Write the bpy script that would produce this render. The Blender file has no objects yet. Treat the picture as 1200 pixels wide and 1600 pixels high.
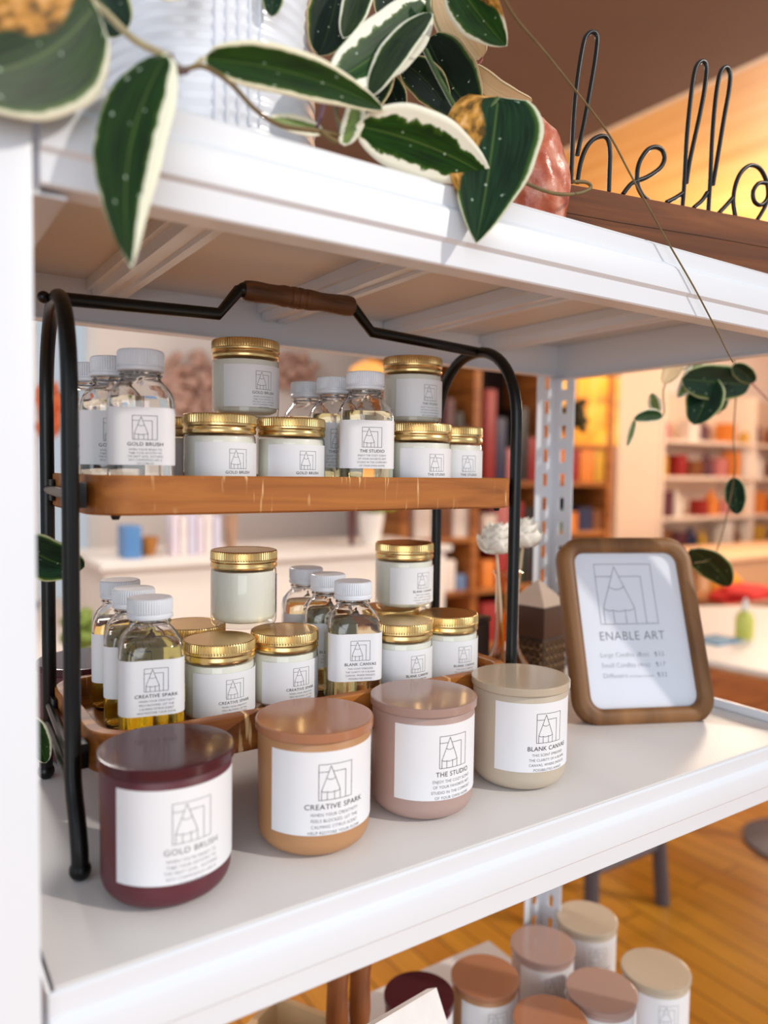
import bpy, bmesh, math, random
import numpy as np
from mathutils import Vector, Matrix

random.seed(7)
sc = bpy.context.scene
COL = sc.collection
R = math.radians

# ------------------------------------------------------------------ camera
YAW, PITCH, ROLL, FPX, CAMH = R(33.5014), R(-3.1614), R(-0.801), 1182.0, 0.262
_f = np.array([math.sin(YAW)*math.cos(PITCH), math.cos(YAW)*math.cos(PITCH), math.sin(PITCH)])
_r0 = np.array([math.cos(YAW), -math.sin(YAW), 0.0])
_d0 = -np.cross(_r0, _f)
_r = math.cos(ROLL)*_r0 + math.sin(ROLL)*_d0
_d = -math.sin(ROLL)*_r0 + math.cos(ROLL)*_d0
CP = np.array([0.0, 0.0, CAMH])
cam_d = bpy.data.cameras.new('camera')
cam = bpy.data.objects.new('camera', cam_d)
COL.objects.link(cam)
m = Matrix.Identity(4)
for i in range(3):
    m[i][0], m[i][1], m[i][2], m[i][3] = _r[i], -_d[i], -_f[i], CP[i]
cam.matrix_world = m
cam_d.sensor_fit = 'VERTICAL'
cam_d.sensor_height = 34.6
cam_d.sensor_width = 25.95
cam_d.lens = FPX / 1600 * 34.6
cam_d.clip_start = 0.01
cam_d.clip_end = 100
cam_d.dof.use_dof = True
cam_d.dof.focus_distance = 0.61
cam_d.dof.aperture_fstop = 3.2
sc.camera = cam

def ray(x, y):
    v = _r*((x-600)/FPX) + _d*((y-800)/FPX) + _f
    return v
def at(x, y, Y):
    """point of the vertical plane Y seen at a photo pixel"""
    v = ray(x, y)
    return Vector(CP + v*(Y/v[1]))
def at_z(x, y, Z):
    v = ray(x, y)
    return Vector(CP + v*((Z-CAMH)/v[2]))
def at_plane(x, y, p, n):
    v = Vector(ray(x, y)); c = Vector(CP)
    return c + v*((Vector(p)-c).dot(n)/v.dot(n))

# ------------------------------------------------------------------ light
sc.view_settings.view_transform = 'Standard'
sc.view_settings.look = 'None'
sc.view_settings.exposure = 0.0
sc.view_settings.gamma = 1.0
sc.view_settings.use_curve_mapping = False
w = bpy.data.worlds.new('daylight')
sc.world = w
w.use_nodes = True
bg = w.node_tree.nodes['Background']
bg.inputs[0].default_value = (0.86, 0.93, 1.0, 1)
bg.inputs[1].default_value = 0.60
def light(name, kind, energy, color, loc=(0,0,0), to=None, size=None, size_y=None, radius=None, angle=None):
    d = bpy.data.lights.new(name, kind)
    d.energy = energy; d.color = color
    if size: d.shape = 'RECTANGLE'; d.size = size; d.size_y = size_y or size
    if radius is not None: d.shadow_soft_size = radius
    if angle is not None: d.angle = angle
    o = bpy.data.objects.new(name, d); COL.objects.link(o)
    o.location = loc
    if to is not None:
        o.rotation_euler = (Vector(to)-Vector(loc)).to_track_quat('-Z', 'Y').to_euler()
    return o
light('low_sun', 'SUN', 1.9, (1.0, 0.92, 0.82), loc=(3.0, -4.0, 2.9), to=(0, 0, 0), angle=R(1.6))
light('shop_front_window_light', 'AREA', 44, (0.92, 0.96, 1.0), loc=(-1.6, -2.2, .50), to=(0.4, 0.5, 0.1), size=2.6, size_y=1.8)
light('added_room_fill', 'POINT', 85, (1.0, 0.84, 0.64), loc=(4.6, 2.4, 1.1), radius=0.25)  # added warm fill with no fixture, brightens the plank ceiling and back room
light('added_room_fill', 'POINT', 58, (1.0, 0.94, 0.87), loc=(0.3, 2.5, 1.25), radius=0.25)  # added fill, no lamp stands here; lifts the cream wall and counter
light('added_display_fill', 'POINT', 34, (1.0, 0.86, 0.70), loc=(6.3, 3.0, 0.9), radius=0.2)  # invented fill point brightening the display side, no fixture behind it

sc.cycles.max_bounces = 28
sc.cycles.transmission_bounces = 26
sc.cycles.transparent_max_bounces = 32

# ------------------------------------------------------------------ materials
def lin(c):
    return tuple(((v/255)/12.92 if v/255 <= 0.04045 else ((v/255+0.055)/1.055)**2.4) for v in c)
def L4(c): return (*lin(c), 1.0)
MATS = {}
def new_mat(name):
    mt = bpy.data.materials.new(name); mt.use_nodes = True
    nt = mt.node_tree
    return mt, nt, nt.nodes['Principled BSDF'], nt.nodes['Material Output']
def N(nt, kind, **kw):
    n = nt.nodes.new(kind)
    for k, v in kw.items(): setattr(n, k, v)
    return n
def ramp(nt, stops, interp='LINEAR'):
    n = nt.nodes.new('ShaderNodeValToRGB')
    n.color_ramp.interpolation = interp
    e = n.color_ramp.elements
    while len(e) < len(stops): e.new(0.5)
    for q, (p, c) in zip(e, stops):
        q.position = p; q.color = c
    return n
def plain(name, c, rough=0.5, metal=0.0, var=0.04, scale=30, bump=0.0, bscale=200, coat=0.0, spec=None, emit=None, emit_s=0):
    if name in MATS: return MATS[name]
    mt, nt, b, out = new_mat(name)
    tc = N(nt, 'ShaderNodeTexCoord')
    no = N(nt, 'ShaderNodeTexNoise'); no.inputs['Scale'].default_value = scale
    no.inputs['Detail'].default_value = 3
    nt.links.new(tc.outputs['Object'], no.inputs['Vector'])
    lo = tuple(max(0, v*(1-var)) for v in lin(c)); hi = tuple(min(1, v*(1+var)) for v in lin(c))
    rp = ramp(nt, [(0.3, (*lo, 1)), (0.7, (*hi, 1))])
    nt.links.new(no.outputs['Fac'], rp.inputs[0])
    nt.links.new(rp.outputs[0], b.inputs['Base Color'])
    b.inputs['Roughness'].default_value = rough
    b.inputs['Metallic'].default_value = metal
    if coat: b.inputs['Coat Weight'].default_value = coat; b.inputs['Coat Roughness'].default_value = 0.15
    if spec is not None: b.inputs['Specular IOR Level'].default_value = spec
    if bump:
        n2 = N(nt, 'ShaderNodeTexNoise'); n2.inputs['Scale'].default_value = bscale
        nt.links.new(tc.outputs['Object'], n2.inputs['Vector'])
        bp = N(nt, 'ShaderNodeBump'); bp.inputs['Strength'].default_value = bump; bp.inputs['Distance'].default_value = 0.001
        nt.links.new(n2.outputs['Fac'], bp.inputs['Height']); nt.links.new(bp.outputs[0], b.inputs['Normal'])
    if emit:
        b.inputs['Emission Color'].default_value = L4(emit); b.inputs['Emission Strength'].default_value = emit_s
    MATS[name] = mt
    return mt
def wood(name, c_dark, c_mid, c_light, stretch=(3, 60, 60), rough=0.45, saw=False, scale=1.0, coat=0.0):
    mt, nt, b, out = new_mat(name)
    tc = N(nt, 'ShaderNodeTexCoord')
    mp = N(nt, 'ShaderNodeMapping'); mp.inputs['Scale'].default_value = stretch
    nt.links.new(tc.outputs['Object'], mp.inputs['Vector'])
    no = N(nt, 'ShaderNodeTexNoise'); no.inputs['Scale'].default_value = scale
    no.inputs['Detail'].default_value = 6; no.inputs['Distortion'].default_value = 0.8
    nt.links.new(mp.outputs[0], no.inputs['Vector'])
    rp = ramp(nt, [(0.28, L4(c_dark)), (0.5, L4(c_mid)), (0.72, L4(c_light))])
    nt.links.new(no.outputs['Fac'], rp.inputs[0])
    last = rp.outputs[0]
    if saw:   # pale diagonal saw scratches
        mp2 = N(nt, 'ShaderNodeMapping'); mp2.inputs['Rotation'].default_value = (0, R(35), 0)
        mp2.inputs['Scale'].default_value = (230, 3, 22)
        nt.links.new(tc.outputs['Object'], mp2.inputs['Vector'])
        n2 = N(nt, 'ShaderNodeTexNoise'); n2.inputs['Scale'].default_value = 1; n2.inputs['Detail'].default_value = 2
        nt.links.new(mp2.outputs[0], n2.inputs['Vector'])
        n3 = N(nt, 'ShaderNodeTexNoise'); n3.inputs['Scale'].default_value = 22
        nt.links.new(tc.outputs['Object'], n3.inputs['Vector'])
        r2 = ramp(nt, [(0.63, (0, 0, 0, 1)), (0.70, (1, 1, 1, 1))])
        r3 = ramp(nt, [(0.45, (0, 0, 0, 1)), (0.6, (1, 1, 1, 1))])
        nt.links.new(n2.outputs['Fac'], r2.inputs[0]); nt.links.new(n3.outputs['Fac'], r3.inputs[0])
        mu = N(nt, 'ShaderNodeMath', operation='MULTIPLY')
        nt.links.new(r2.outputs[0], mu.inputs[0]); nt.links.new(r3.outputs[0], mu.inputs[1])
        mx = N(nt, 'ShaderNodeMix', data_type='RGBA')
        nt.links.new(mu.outputs[0], mx.inputs[0]); nt.links.new(last, mx.inputs[6])
        mx.inputs[7].default_value = L4((236, 196, 140))
        last = mx.outputs[2]
    nt.links.new(last, b.inputs['Base Color'])
    b.inputs['Roughness'].default_value = rough
    if coat: b.inputs['Coat Weight'].default_value = coat
    bp = N(nt, 'ShaderNodeBump'); bp.inputs['Strength'].default_value = 0.25; bp.inputs['Distance'].default_value = 0.001
    nt.links.new(no.outputs['Fac'], bp.inputs['Height']); nt.links.new(bp.outputs[0], b.inputs['Normal'])
    MATS[name] = mt
    return mt
def thin_glass(name, tint=(1, 1, 1), refl=1.0):
    mt = bpy.data.materials.new(name); mt.use_nodes = True
    nt = mt.node_tree; nt.nodes.clear()
    out = N(nt, 'ShaderNodeOutputMaterial')
    tr = N(nt, 'ShaderNodeBsdfTransparent')
    tl = N(nt, 'ShaderNodeLayerWeight'); tl.inputs['Blend'].default_value = 0.5
    tr_r = ramp(nt, [(0.0, (*tint, 1)), (0.70, (*tint, 1)), (1.0, (tint[0]*.42, tint[1]*.40, tint[2]*.36, 1))])
    nt.links.new(tl.outputs['Facing'], tr_r.inputs[0]); nt.links.new(tr_r.outputs[0], tr.inputs[0])
    gl = N(nt, 'ShaderNodeBsdfGlossy'); gl.inputs['Roughness'].default_value = 0.03
    lw = N(nt, 'ShaderNodeLayerWeight')
    lw.inputs['Blend'].default_value = 0.5
    pw = N(nt, 'ShaderNodeMath', operation='POWER'); pw.inputs[1].default_value = 4.0
    nt.links.new(lw.outputs['Facing'], pw.inputs[0])
    mul = N(nt, 'ShaderNodeMath', operation='MULTIPLY_ADD'); mul.inputs[1].default_value = 0.75*refl; mul.inputs[2].default_value = 0.045*refl
    nt.links.new(pw.outputs[0], mul.inputs[0])
    mx = N(nt, 'ShaderNodeMixShader')
    nt.links.new(mul.outputs[0], mx.inputs[0]); nt.links.new(tr.outputs[0], mx.inputs[1]); nt.links.new(gl.outputs[0], mx.inputs[2])
    nt.links.new(mx.outputs[0], out.inputs[0])
    MATS[name] = mt
    return mt
def liquid(name, tint, ior=1.33):
    mt, nt, b, out = new_mat(name)
    b.inputs['Base Color'].default_value = (*tint, 1)
    b.inputs['Transmission Weight'].default_value = 1.0
    b.inputs['Roughness'].default_value = 0.0
    b.inputs['IOR'].default_value = ior
    MATS[name] = mt
    return mt
def leaf_mat(name, dark, mid, margin, inner=0.70, noise_amp=0.25, streak=0.5, brown=0.0, specks=True, side=0.0, rough=0.4, flip=False):
    """green centre, irregular cream margin; UV: u along the leaf, v across"""
    mt, nt, b, out = new_mat(name)
    uv = N(nt, 'ShaderNodeUVMap')
    sp = N(nt, 'ShaderNodeSeparateXYZ'); nt.links.new(uv.outputs[0], sp.inputs[0])
    def mth(op, a, bb=None, c=None):
        n = N(nt, 'ShaderNodeMath', operation=op)
        for i, v in enumerate((a, bb, c)):
            if v is None: continue
            if isinstance(v, (int, float)): n.inputs[i].default_value = v
            else: nt.links.new(v, n.inputs[i])
        return n.outputs[0]
    vv = mth('SUBTRACT', mth('MULTIPLY', sp.outputs[1], 2.0), 1.0)          # -1..1
    vsh = mth('ADD', vv, side)
    ed = mth('ABSOLUTE', vsh)
    uu = mth('ABSOLUTE', mth('SUBTRACT', mth('MULTIPLY', sp.outputs[0], 2.0), 1.0))
    ed2 = mth('MAXIMUM', ed, mth('MULTIPLY', mth('POWER', uu, 6.0), 0.97))
    tc = N(nt, 'ShaderNodeTexCoord')
    mp = N(nt, 'ShaderNodeMapping'); mp.inputs['Scale'].default_value = (9, 3.5, 1)
    nt.links.new(uv.outputs[0], mp.inputs[0])
    no = N(nt, 'ShaderNodeTexNoise'); no.inputs['Scale'].default_value = 1.3; no.inputs['Detail'].default_value = 4
    nt.links.new(mp.outputs[0], no.inputs['Vector'])
    edge = mth('ADD', ed2, mth('MULTIPLY', mth('SUBTRACT', no.outputs['Fac'], 0.5), noise_amp*2))
    rp = ramp(nt, [(max(0, inner-0.03), (0, 0, 0, 1)), (min(1, inner+0.02), (1, 1, 1, 1))])
    nt.links.new(edge, rp.inputs[0])
    mp3 = N(nt, 'ShaderNodeMapping'); mp3.inputs['Scale'].default_value = (2, 14, 1)
    nt.links.new(uv.outputs[0], mp3.inputs[0])
    n3 = N(nt, 'ShaderNodeTexNoise'); n3.inputs['Scale'].default_value = 1.5; n3.inputs['Detail'].default_value = 3
    nt.links.new(mp3.outputs[0], n3.inputs['Vector'])
    g = ramp(nt, [(0.35, L4(dark)), (0.75, L4(mid))])
    nt.links.new(n3.outputs['Fac'], g.inputs[0])
    col = g.outputs[0]
    # pale green transition next to the margin
    rt = ramp(nt, [(max(0, inner-0.14), (0, 0, 0, 1)), (max(0.01, inner-0.02), (0.8, 0.8, 0.8, 1))])
    nt.links.new(edge, rt.inputs[0])
    m0 = N(nt, 'ShaderNodeMix', data_type='RGBA'); nt.links.new(rt.outputs[0], m0.inputs[0])
    nt.links.new(col, m0.inputs[6]); m0.inputs[7].default_value = L4((70, 104, 24)); col = m0.outputs[2]
    # midrib
    if streak:
        rr = ramp(nt, [(0.0, (streak,)*3+(1,)), (0.045, (0, 0, 0, 1))])
        nt.links.new(mth('ABSOLUTE', vv), rr.inputs[0])
        mr = N(nt, 'ShaderNodeMix', data_type='RGBA'); nt.links.new(rr.outputs[0], mr.inputs[0])
        nt.links.new(col, mr.inputs[6]); mr.inputs[7].default_value = L4((100, 128, 60)); col = mr.outputs[2]
    if specks:
        vo = N(nt, 'ShaderNodeTexVoronoi'); vo.inputs['Scale'].default_value = 1.0
        mpv = N(nt, 'ShaderNodeMapping'); mpv.inputs['Scale'].default_value = (16, 7, 1)
        nt.links.new(uv.outputs[0], mpv.inputs[0]); nt.links.new(mpv.outputs[0], vo.inputs['Vector'])
        rs = ramp(nt, [(0.10, (0.75, 0.75, 0.75, 1)), (0.17, (0, 0, 0, 1))])
        nt.links.new(vo.outputs['Distance'], rs.inputs[0])
        hh = N(nt, 'ShaderNodeSeparateColor'); nt.links.new(vo.outputs['Color'], hh.inputs[0])
        gate = mth('GREATER_THAN', hh.outputs[0], 0.72)
        k = mth('MULTIPLY', rs.outputs[0], gate)
        ms = N(nt, 'ShaderNodeMix', data_type='RGBA'); nt.links.new(k, ms.inputs[0])
        nt.links.new(col, ms.inputs[6]); ms.inputs[7].default_value = L4((178, 200, 178)); col = ms.outputs[2]
    mx = N(nt, 'ShaderNodeMix', data_type='RGBA'); nt.links.new(rp.outputs[0], mx.inputs[0])
    nt.links.new(col, mx.inputs[6]); mx.inputs[7].default_value = L4(margin); col = mx.outputs[2]
    if brown:
        n4 = N(nt, 'ShaderNodeTexNoise'); n4.inputs['Scale'].default_value = 3.0; n4.inputs['Detail'].default_value = 5
        nt.links.new(uv.outputs[0], n4.inputs['Vector'])
        e2 = mth('ADD', mth('MULTIPLY', vv, -0.9 if flip else 0.9), mth('MULTIPLY', n4.outputs['Fac'], 0.5))
        e2 = mth('SUBTRACT', e2, mth('MULTIPLY', mth('ABSOLUTE', mth('SUBTRACT', sp.outputs[0], 0.28)), 1.5))
        rb = ramp(nt, [(0.34, (0, 0, 0, 1)), (0.44, (brown,)*3+(1,))])
        nt.links.new(e2, rb.inputs[0])
        cb = ramp(nt, [(0.35, L4((92, 66, 22))), (0.55, L4((196, 140, 60))), (0.7, L4((226, 178, 120)))])
        n5 = N(nt, 'ShaderNodeTexNoise'); n5.inputs['Scale'].default_value = 9.0
        nt.links.new(uv.outputs[0], n5.inputs['Vector']); nt.links.new(n5.outputs['Fac'], cb.inputs[0])
        mb = N(nt, 'ShaderNodeMix', data_type='RGBA'); nt.links.new(rb.outputs[0], mb.inputs[0])
        nt.links.new(col, mb.inputs[6]); nt.links.new(cb.outputs[0], mb.inputs[7]); col = mb.outputs[2]
    nt.links.new(col, b.inputs['Base Color'])
    b.inputs['Roughness'].default_value = rough
    b.inputs['Specular IOR Level'].default_value = 0.22
    bp = N(nt, 'ShaderNodeBump'); bp.inputs['Strength'].default_value = 0.25; bp.inputs['Distance'].default_value = 0.0006
    nt.links.new(n3.outputs['Fac'], bp.inputs['Height']); nt.links.new(bp.outputs[0], b.inputs['Normal'])
    MATS[name] = mt
    return mt

white_steel = plain('white_painted_steel', (224, 228, 236), 0.32, var=0.015, scale=6)
white_board = plain('white_shelf_board', (220, 216, 215), 0.42, var=0.02, scale=5)
black_steel = plain('black_powder_steel', (9, 9, 10), 0.34, spec=.35, var=0.2, scale=80, bump=0.1, bscale=900)
tray_wood = wood('honey_tray_wood', (112, 60, 18), (160, 94, 34), (184, 116, 48), (7, 60, 70), 0.5, saw=True)
grip_wood = wood('dark_turned_wood', (46, 26, 14), (92, 58, 32), (120, 80, 48), (9, 90, 90), 0.5)
paper = plain('label_paper', (232, 233, 238), 0.6, var=0.01)
ink = plain('black_ink', (30, 28, 30), 0.7, var=0.05)
ink_soft = plain('grey_ink', (112, 112, 118), 0.7, var=0.05)
gold_lid = plain('gold_metal_lid', (232, 198, 136), 0.27, 1.0, var=0.05, scale=60)
cap_white = plain('white_metal_cap', (222, 227, 236), 0.3, var=0.02)
wax = plain('pale_wax', (232, 231, 222), 0.45, var=0.02)
jar_glass = thin_glass('clear_jar_glass', (0.965, 0.975, 0.965), 1.0)
bottle_glass = liquid('clear_bottle_glass', (0.985, 0.985, 0.98), 1.48)

# ------------------------------------------------------------------ object helpers
def tag(o, label=None, cat=None, group=None, kind=None):
    if label: o['label'] = label
    if cat: o['category'] = cat
    if group: o['group'] = group
    if kind: o['kind'] = kind
    return o
def empty(name, loc=(0, 0, 0), rz=0, label=None, cat=None, group=None, kind=None):
    o = bpy.data.objects.new(name, None); COL.objects.link(o)
    o.empty_display_size = 0.02
    o.location = loc; o.rotation_euler = (0, 0, rz)
    return tag(o, label, cat, group, kind)
def link(name, bm, mat, parent=None, smooth=True, angle=35, loc=None):
    bmesh.ops.recalc_face_normals(bm, faces=bm.faces[:])
    me = bpy.data.meshes.new(name); bm.to_mesh(me); bm.free()
    if isinstance(mat, (list, tuple)):
        for x in mat: me.materials.append(x)
    else: me.materials.append(mat)
    o = bpy.data.objects.new(name, me); COL.objects.link(o)
    if smooth:
        for p in me.polygons: p.use_smooth = True
        try: me.set_sharp_from_angle(angle=R(angle))
        except Exception: pass
    if parent: o.parent = parent
    if loc: o.location = loc
    return o
def copy_tree(o, parent=None):
    c = o.copy(); COL.objects.link(c)
    if parent: c.parent = parent
    for ch in list(o.children): copy_tree(ch, c)
    return c
def box(bm, x0, y0, z0, x1, y1, z1, bev=0.0, rot=None, mat=0):
    vs = [bm.verts.new(Vector((x, y, z))) for x in (x0, x1) for y in (y0, y1) for z in (z0, z1)]
    idx = [(0, 1, 3, 2), (4, 6, 7, 5), (0, 4, 5, 1), (2, 3, 7, 6), (0, 2, 6, 4), (1, 5, 7, 3)]
    fs = [bm.faces.new([vs[i] for i in q]) for q in idx]
    for f in fs: f.material_index = mat
    if bev:
        es = list({e for f in fs for e in f.edges})
        r = bmesh.ops.bevel(bm, geom=es, offset=bev, segments=2, affect='EDGES', profile=0.6)
        vs = list({v for v in r['verts']} | {v for v in vs if v.is_valid})
    if rot is not None:
        bmesh.ops.transform(bm, matrix=rot, verts=[v for v in vs if v.is_valid])
    return vs
def boxobj(name, a, b_, mat, parent=None, bev=0.002, kind=None):
    bm = bmesh.new(); box(bm, *[min(p, q) for p, q in zip(a, b_)], *[max(p, q) for p, q in zip(a, b_)], bev=bev)
    o = link(name, bm, mat, parent)
    if kind: o['kind'] = kind
    return o
def lathe(bm, prof, n=48, c=(0, 0), rf=None, mat=0, z0=0.0):
    rings = []
    for i, (r, z) in enumerate(prof):
        if r < 1e-7: rings.append([bm.verts.new((c[0], c[1], z+z0))])
        else:
            ring = []
            for k in range(n):
                t = 2*math.pi*k/n
                q = r + (rf(i, k) if rf else 0)
                ring.append(bm.verts.new((c[0]+q*math.cos(t), c[1]+q*math.sin(t), z+z0)))
            rings.append(ring)
    for a, b_ in zip(rings, rings[1:]):
        for k in range(n):
            k2 = (k+1) % n
            if len(a) == 1 and len(b_) == 1: continue
            if len(a) == 1: f = bm.faces.new((a[0], b_[k], b_[k2]))
            elif len(b_) == 1: f = bm.faces.new((a[k], a[k2], b_[0]))
            else: f = bm.faces.new((a[k], a[k2], b_[k2], b_[k]))
            f.material_index = mat
def rrect(ax, ay, rc, n=7):
    """points of a rounded rectangle, ccw, starting at the middle right corner"""
    rc = min(rc, ax, ay); pts = []
    for q, (sx, sy) in enumerate(((1, 1), (-1, 1), (-1, -1), (1, -1))):
        for k in range(n):
            t = math.pi/2*q + math.pi/2*k/(n-1)
            pts.append((sx*(ax-rc)+rc*math.cos(t), sy*(ay-rc)+rc*math.sin(t)))
    return pts
def loft(bm, secs, cap0=True, cap1=True, mat=0):
    rings = [[bm.verts.new(p) for p in s] for s in secs]
    n = len(rings[0])
    for a, b_ in zip(rings, rings[1:]):
        for k in range(n):
            k2 = (k+1) % n
            bm.faces.new((a[k], a[k2], b_[k2], b_[k])).material_index = mat
    if cap0: bm.faces.new(rings[0][::-1]).material_index = mat
    if cap1: bm.faces.new(rings[-1]).material_index = mat
def smooth_pts(P, seg=6):
    P = [Vector(p) for p in P]
    if len(P) < 3: return P
    out = []
    for i in range(len(P)-1):
        p0 = P[max(i-1, 0)]; p1 = P[i]; p2 = P[i+1]; p3 = P[min(i+2, len(P)-1)]
        for k in range(seg):
            t = k/seg
            out.append(0.5*((2*p1)+(-p0+p2)*t+(2*p0-5*p1+4*p2-p3)*t*t+(-p0+3*p1-3*p2+p3)*t**3))
    out.append(P[-1])
    return out
def tube(bm, P, r, n=10, seg=0, closed=False, rr=None, mat=0):
    if seg: P = smooth_pts(P, seg)
    P = [Vector(p) for p in P]
    rings = []; nrm = None
    M_ = len(P)
    for i, p in enumerate(P):
        t = (P[(i+1) % M_ if closed else min(i+1, M_-1)]-P[(i-1) % M_ if closed else max(i-1, 0)]).normalized()
        if nrm is None:
            nrm = t.orthogonal().normalized()
        else:
            nrm = (nrm - t*nrm.dot(t)).normalized()
        b_ = t.cross(nrm)
        q = rr(i/(M_-1)) if rr else r
        rings.append([bm.verts.new(p+nrm*(q*math.cos(2*math.pi*k/n))+b_*(q*math.sin(2*math.pi*k/n))) for k in range(n)])
    prs = list(zip(rings, rings[1:])) + ([(rings[-1], rings[0])] if closed else [])
    for a, b2 in prs:
        for k in range(n):
            bm.faces.new((a[k], a[(k+1) % n], b2[(k+1) % n], b2[k])).material_index = mat
    if not closed:
        bm.faces.new(rings[0][::-1]).material_index = mat; bm.faces.new(rings[-1]).material_index = mat
def ball(bm, c, r, sub=2, sc_=(1, 1, 1)):
    ret = bmesh.ops.create_icosphere(bm, subdivisions=sub, radius=r)
    for v in ret['verts']:
        v.co = Vector((v.co.x*sc_[0], v.co.y*sc_[1], v.co.z*sc_[2])) + Vector(c)
    return ret['verts']
def extrude_x(bm, prof, x0, x1):
    """closed (y,z) profile swept along X"""
    a = [bm.verts.new((x0, y, z)) for y, z in prof]; b_ = [bm.verts.new((x1, y, z)) for y, z in prof]
    n = len(prof)
    for k in range(n): bm.faces.new((a[k], a[(k+1) % n], b_[(k+1) % n], b_[k]))
    bm.faces.new(a[::-1]); bm.faces.new(b_)
def extrude_y(bm, prof, y0, y1):
    a = [bm.verts.new((x, y0, z)) for x, z in prof]; b_ = [bm.verts.new((x, y1, z)) for x, z in prof]
    n = len(prof)
    for k in range(n): bm.faces.new((a[k], a[(k+1) % n], b_[(k+1) % n], b_[k]))
    bm.faces.new(a[::-1]); bm.faces.new(b_)

# ------------------------------------------------------------------ lettering (flat, then wrapped round its label)
_tc = {}
def text_flat(s, cap, width=None, thin=0.0):
    key = (s, thin)
    if key not in _tc:
        cu = bpy.data.curves.new('t', 'FONT'); cu.body = s; cu.size = 1.0; cu.offset = -thin
        cu.resolution_u = 3; cu.space_character = 1.06
        o = bpy.data.objects.new('t', cu); COL.objects.link(o)
        dg = bpy.context.evaluated_depsgraph_get()
        me = o.evaluated_get(dg).to_mesh()
        vs = [(v.co.x, v.co.y) for v in me.vertices]; fs = [tuple(p.vertices) for p in me.polygons]
        o.evaluated_get(dg).to_mesh_clear()
        bpy.data.objects.remove(o); bpy.data.curves.remove(cu)
        _tc[key] = (vs, fs)
    vs, fs = _tc[key]
    k = cap/0.72
    x0 = min(v[0] for v in vs); x1 = max(v[0] for v in vs)
    kx = (width/(x1-x0)) if width else k*0.93
    return [((x-(x0+x1)/2)*kx, y*k) for x, y in vs], fs
def line_q(a, b_, t, seg=6):
    """a thin ribbon between two flat points"""
    a = Vector(a); b_ = Vector(b_); d = (b_-a).normalized(); n = Vector((-d.y, d.x))*t/2
    vs = []; fs = []
    for i in range(seg+1):
        p = a.lerp(b_, i/seg); vs += [tuple(p-n), tuple(p+n)]
        if i: fs.append((2*i-2, 2*i, 2*i+1, 2*i-1))
    return vs, fs
def poly_q(P, t):
    V = []; F = []
    for a, b_ in zip(P, P[1:]):
        v, f = line_q(a, b_, t, 1); o = len(V); V += v; F += [tuple(i+o for i in q) for q in f]
    return V, F
def logo(x, z, s, t):
    """the pencil-in-a-square mark; x,z = lower left, s = side"""
    q = lambda u, v: (x+u*s, z+(1-v)*s)
    out = []
    for a, b_ in ((( 0, 0), (1, 0)), ((1, 0), (1, 1)), ((1, 1), (0, 1)), ((0, 1), (0, 0)),
                  ((0, .209), (.285, .209)), ((.41, .209), (.797, .209)), ((.797, .209), (.797, 1)),
                  ((.347, .043), (.076, .738)), ((.347, .043), (.62, .738)),
                  ((.076, .738), (.076, 1)), ((.241, .77), (.241, 1)), ((.45, .77), (.45, 1)), ((.62, .738), (.62, 1))):
        out.append(line_q(q(*a), q(*b_), t, 8))
    def arc(u0, v0, u1, v1, sag):
        return poly_q([q(u0+(u1-u0)*k/8, v0+(v1-v0)*k/8+sag*4*(k/8)*(1-k/8)) for k in range(9)], t)
    out += [arc(.215, .38, .482, .38, .05), arc(.076, .738, .241, .77, .025), arc(.241, .77, .45, .77, .025), arc(.45, .77, .62, .738, .025)]
    return out
TXT = {
 'gold': ('GOLD BRUSH', ["WHEN YOU'RE READY TO", 'TAKE YOUR ARTISTRY TO', 'THE NEXT LEVEL, NOTHING', 'SAYS CONFIDENCE LIKE A', 'GOLD BRUSH']),
 'spark': ('CREATIVE SPARK', ['WHEN YOUR CREATIVITY', 'FEELS BLOCKED, LET THE', 'CALMING CITRUS SCENT', 'HELP RESTORE YOUR FLOW']),
 'studio': ('THE STUDIO', ['ENJOY THE COZY SCENT', 'OF YOUR FAVORITE ART', 'STUDIO IN THE COMFORT', 'OF YOUR OWN HOME']),
 'canvas': ('BLANK CANVAS', ['THIS SCENT EMBODIES', 'THE CLARITY OF A BLANK', 'CANVAS, WHERE ENDLESS', 'POSSIBILITIES AWAIT']),
}
def label_art(scent, k, cx, zt):
    """all flat lettering of one label: k = scale, cx = centre, zt = label top"""
    name, lines = TXT[scent]
    items = list(logo(cx-.0123*k, zt-(.0085+.0240)*k, .0240*k, .00028*k + .00006))
    def put(s, cap, base, width=None, thin=0.0):
        v, f = text_flat(s, cap, width, thin)
        items.append(([(x+cx, y+base) for x, y in v], f))
    put(name, .0037*k, zt-.0388*k, {'gold': .0345, 'spark': .0435, 'studio': .030, 'canvas': .039}[scent]*k)
    n = len(lines); st = .0041 if n == 4 else .0035
    for i, s in enumerate(lines):
        put(s, (.00225 if n == 4 else .0020)*k, zt-(.0435+st*i)*k, thin=0.012)
    return items
def wrap_items(name, items, fn, mat, parent):
    bm = bmesh.new()
    for vs, fs in items:
        vv = [bm.verts.new(fn(x, z)) for x, z in vs]
        for f in fs:
            try: bm.faces.new([vv[i] for i in f])
            except ValueError: pass
    me = bpy.data.meshes.new(name); bm.to_mesh(me); bm.free(); me.materials.append(mat)
    o = bpy.data.objects.new(name, me); COL.objects.link(o)
    if parent: o.parent = parent
    return o
def cyl_fn(r, a0=0.0):
    return lambda x, z: Vector((r*math.sin(x/r+a0), -r*math.cos(x/r+a0), z))
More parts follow.
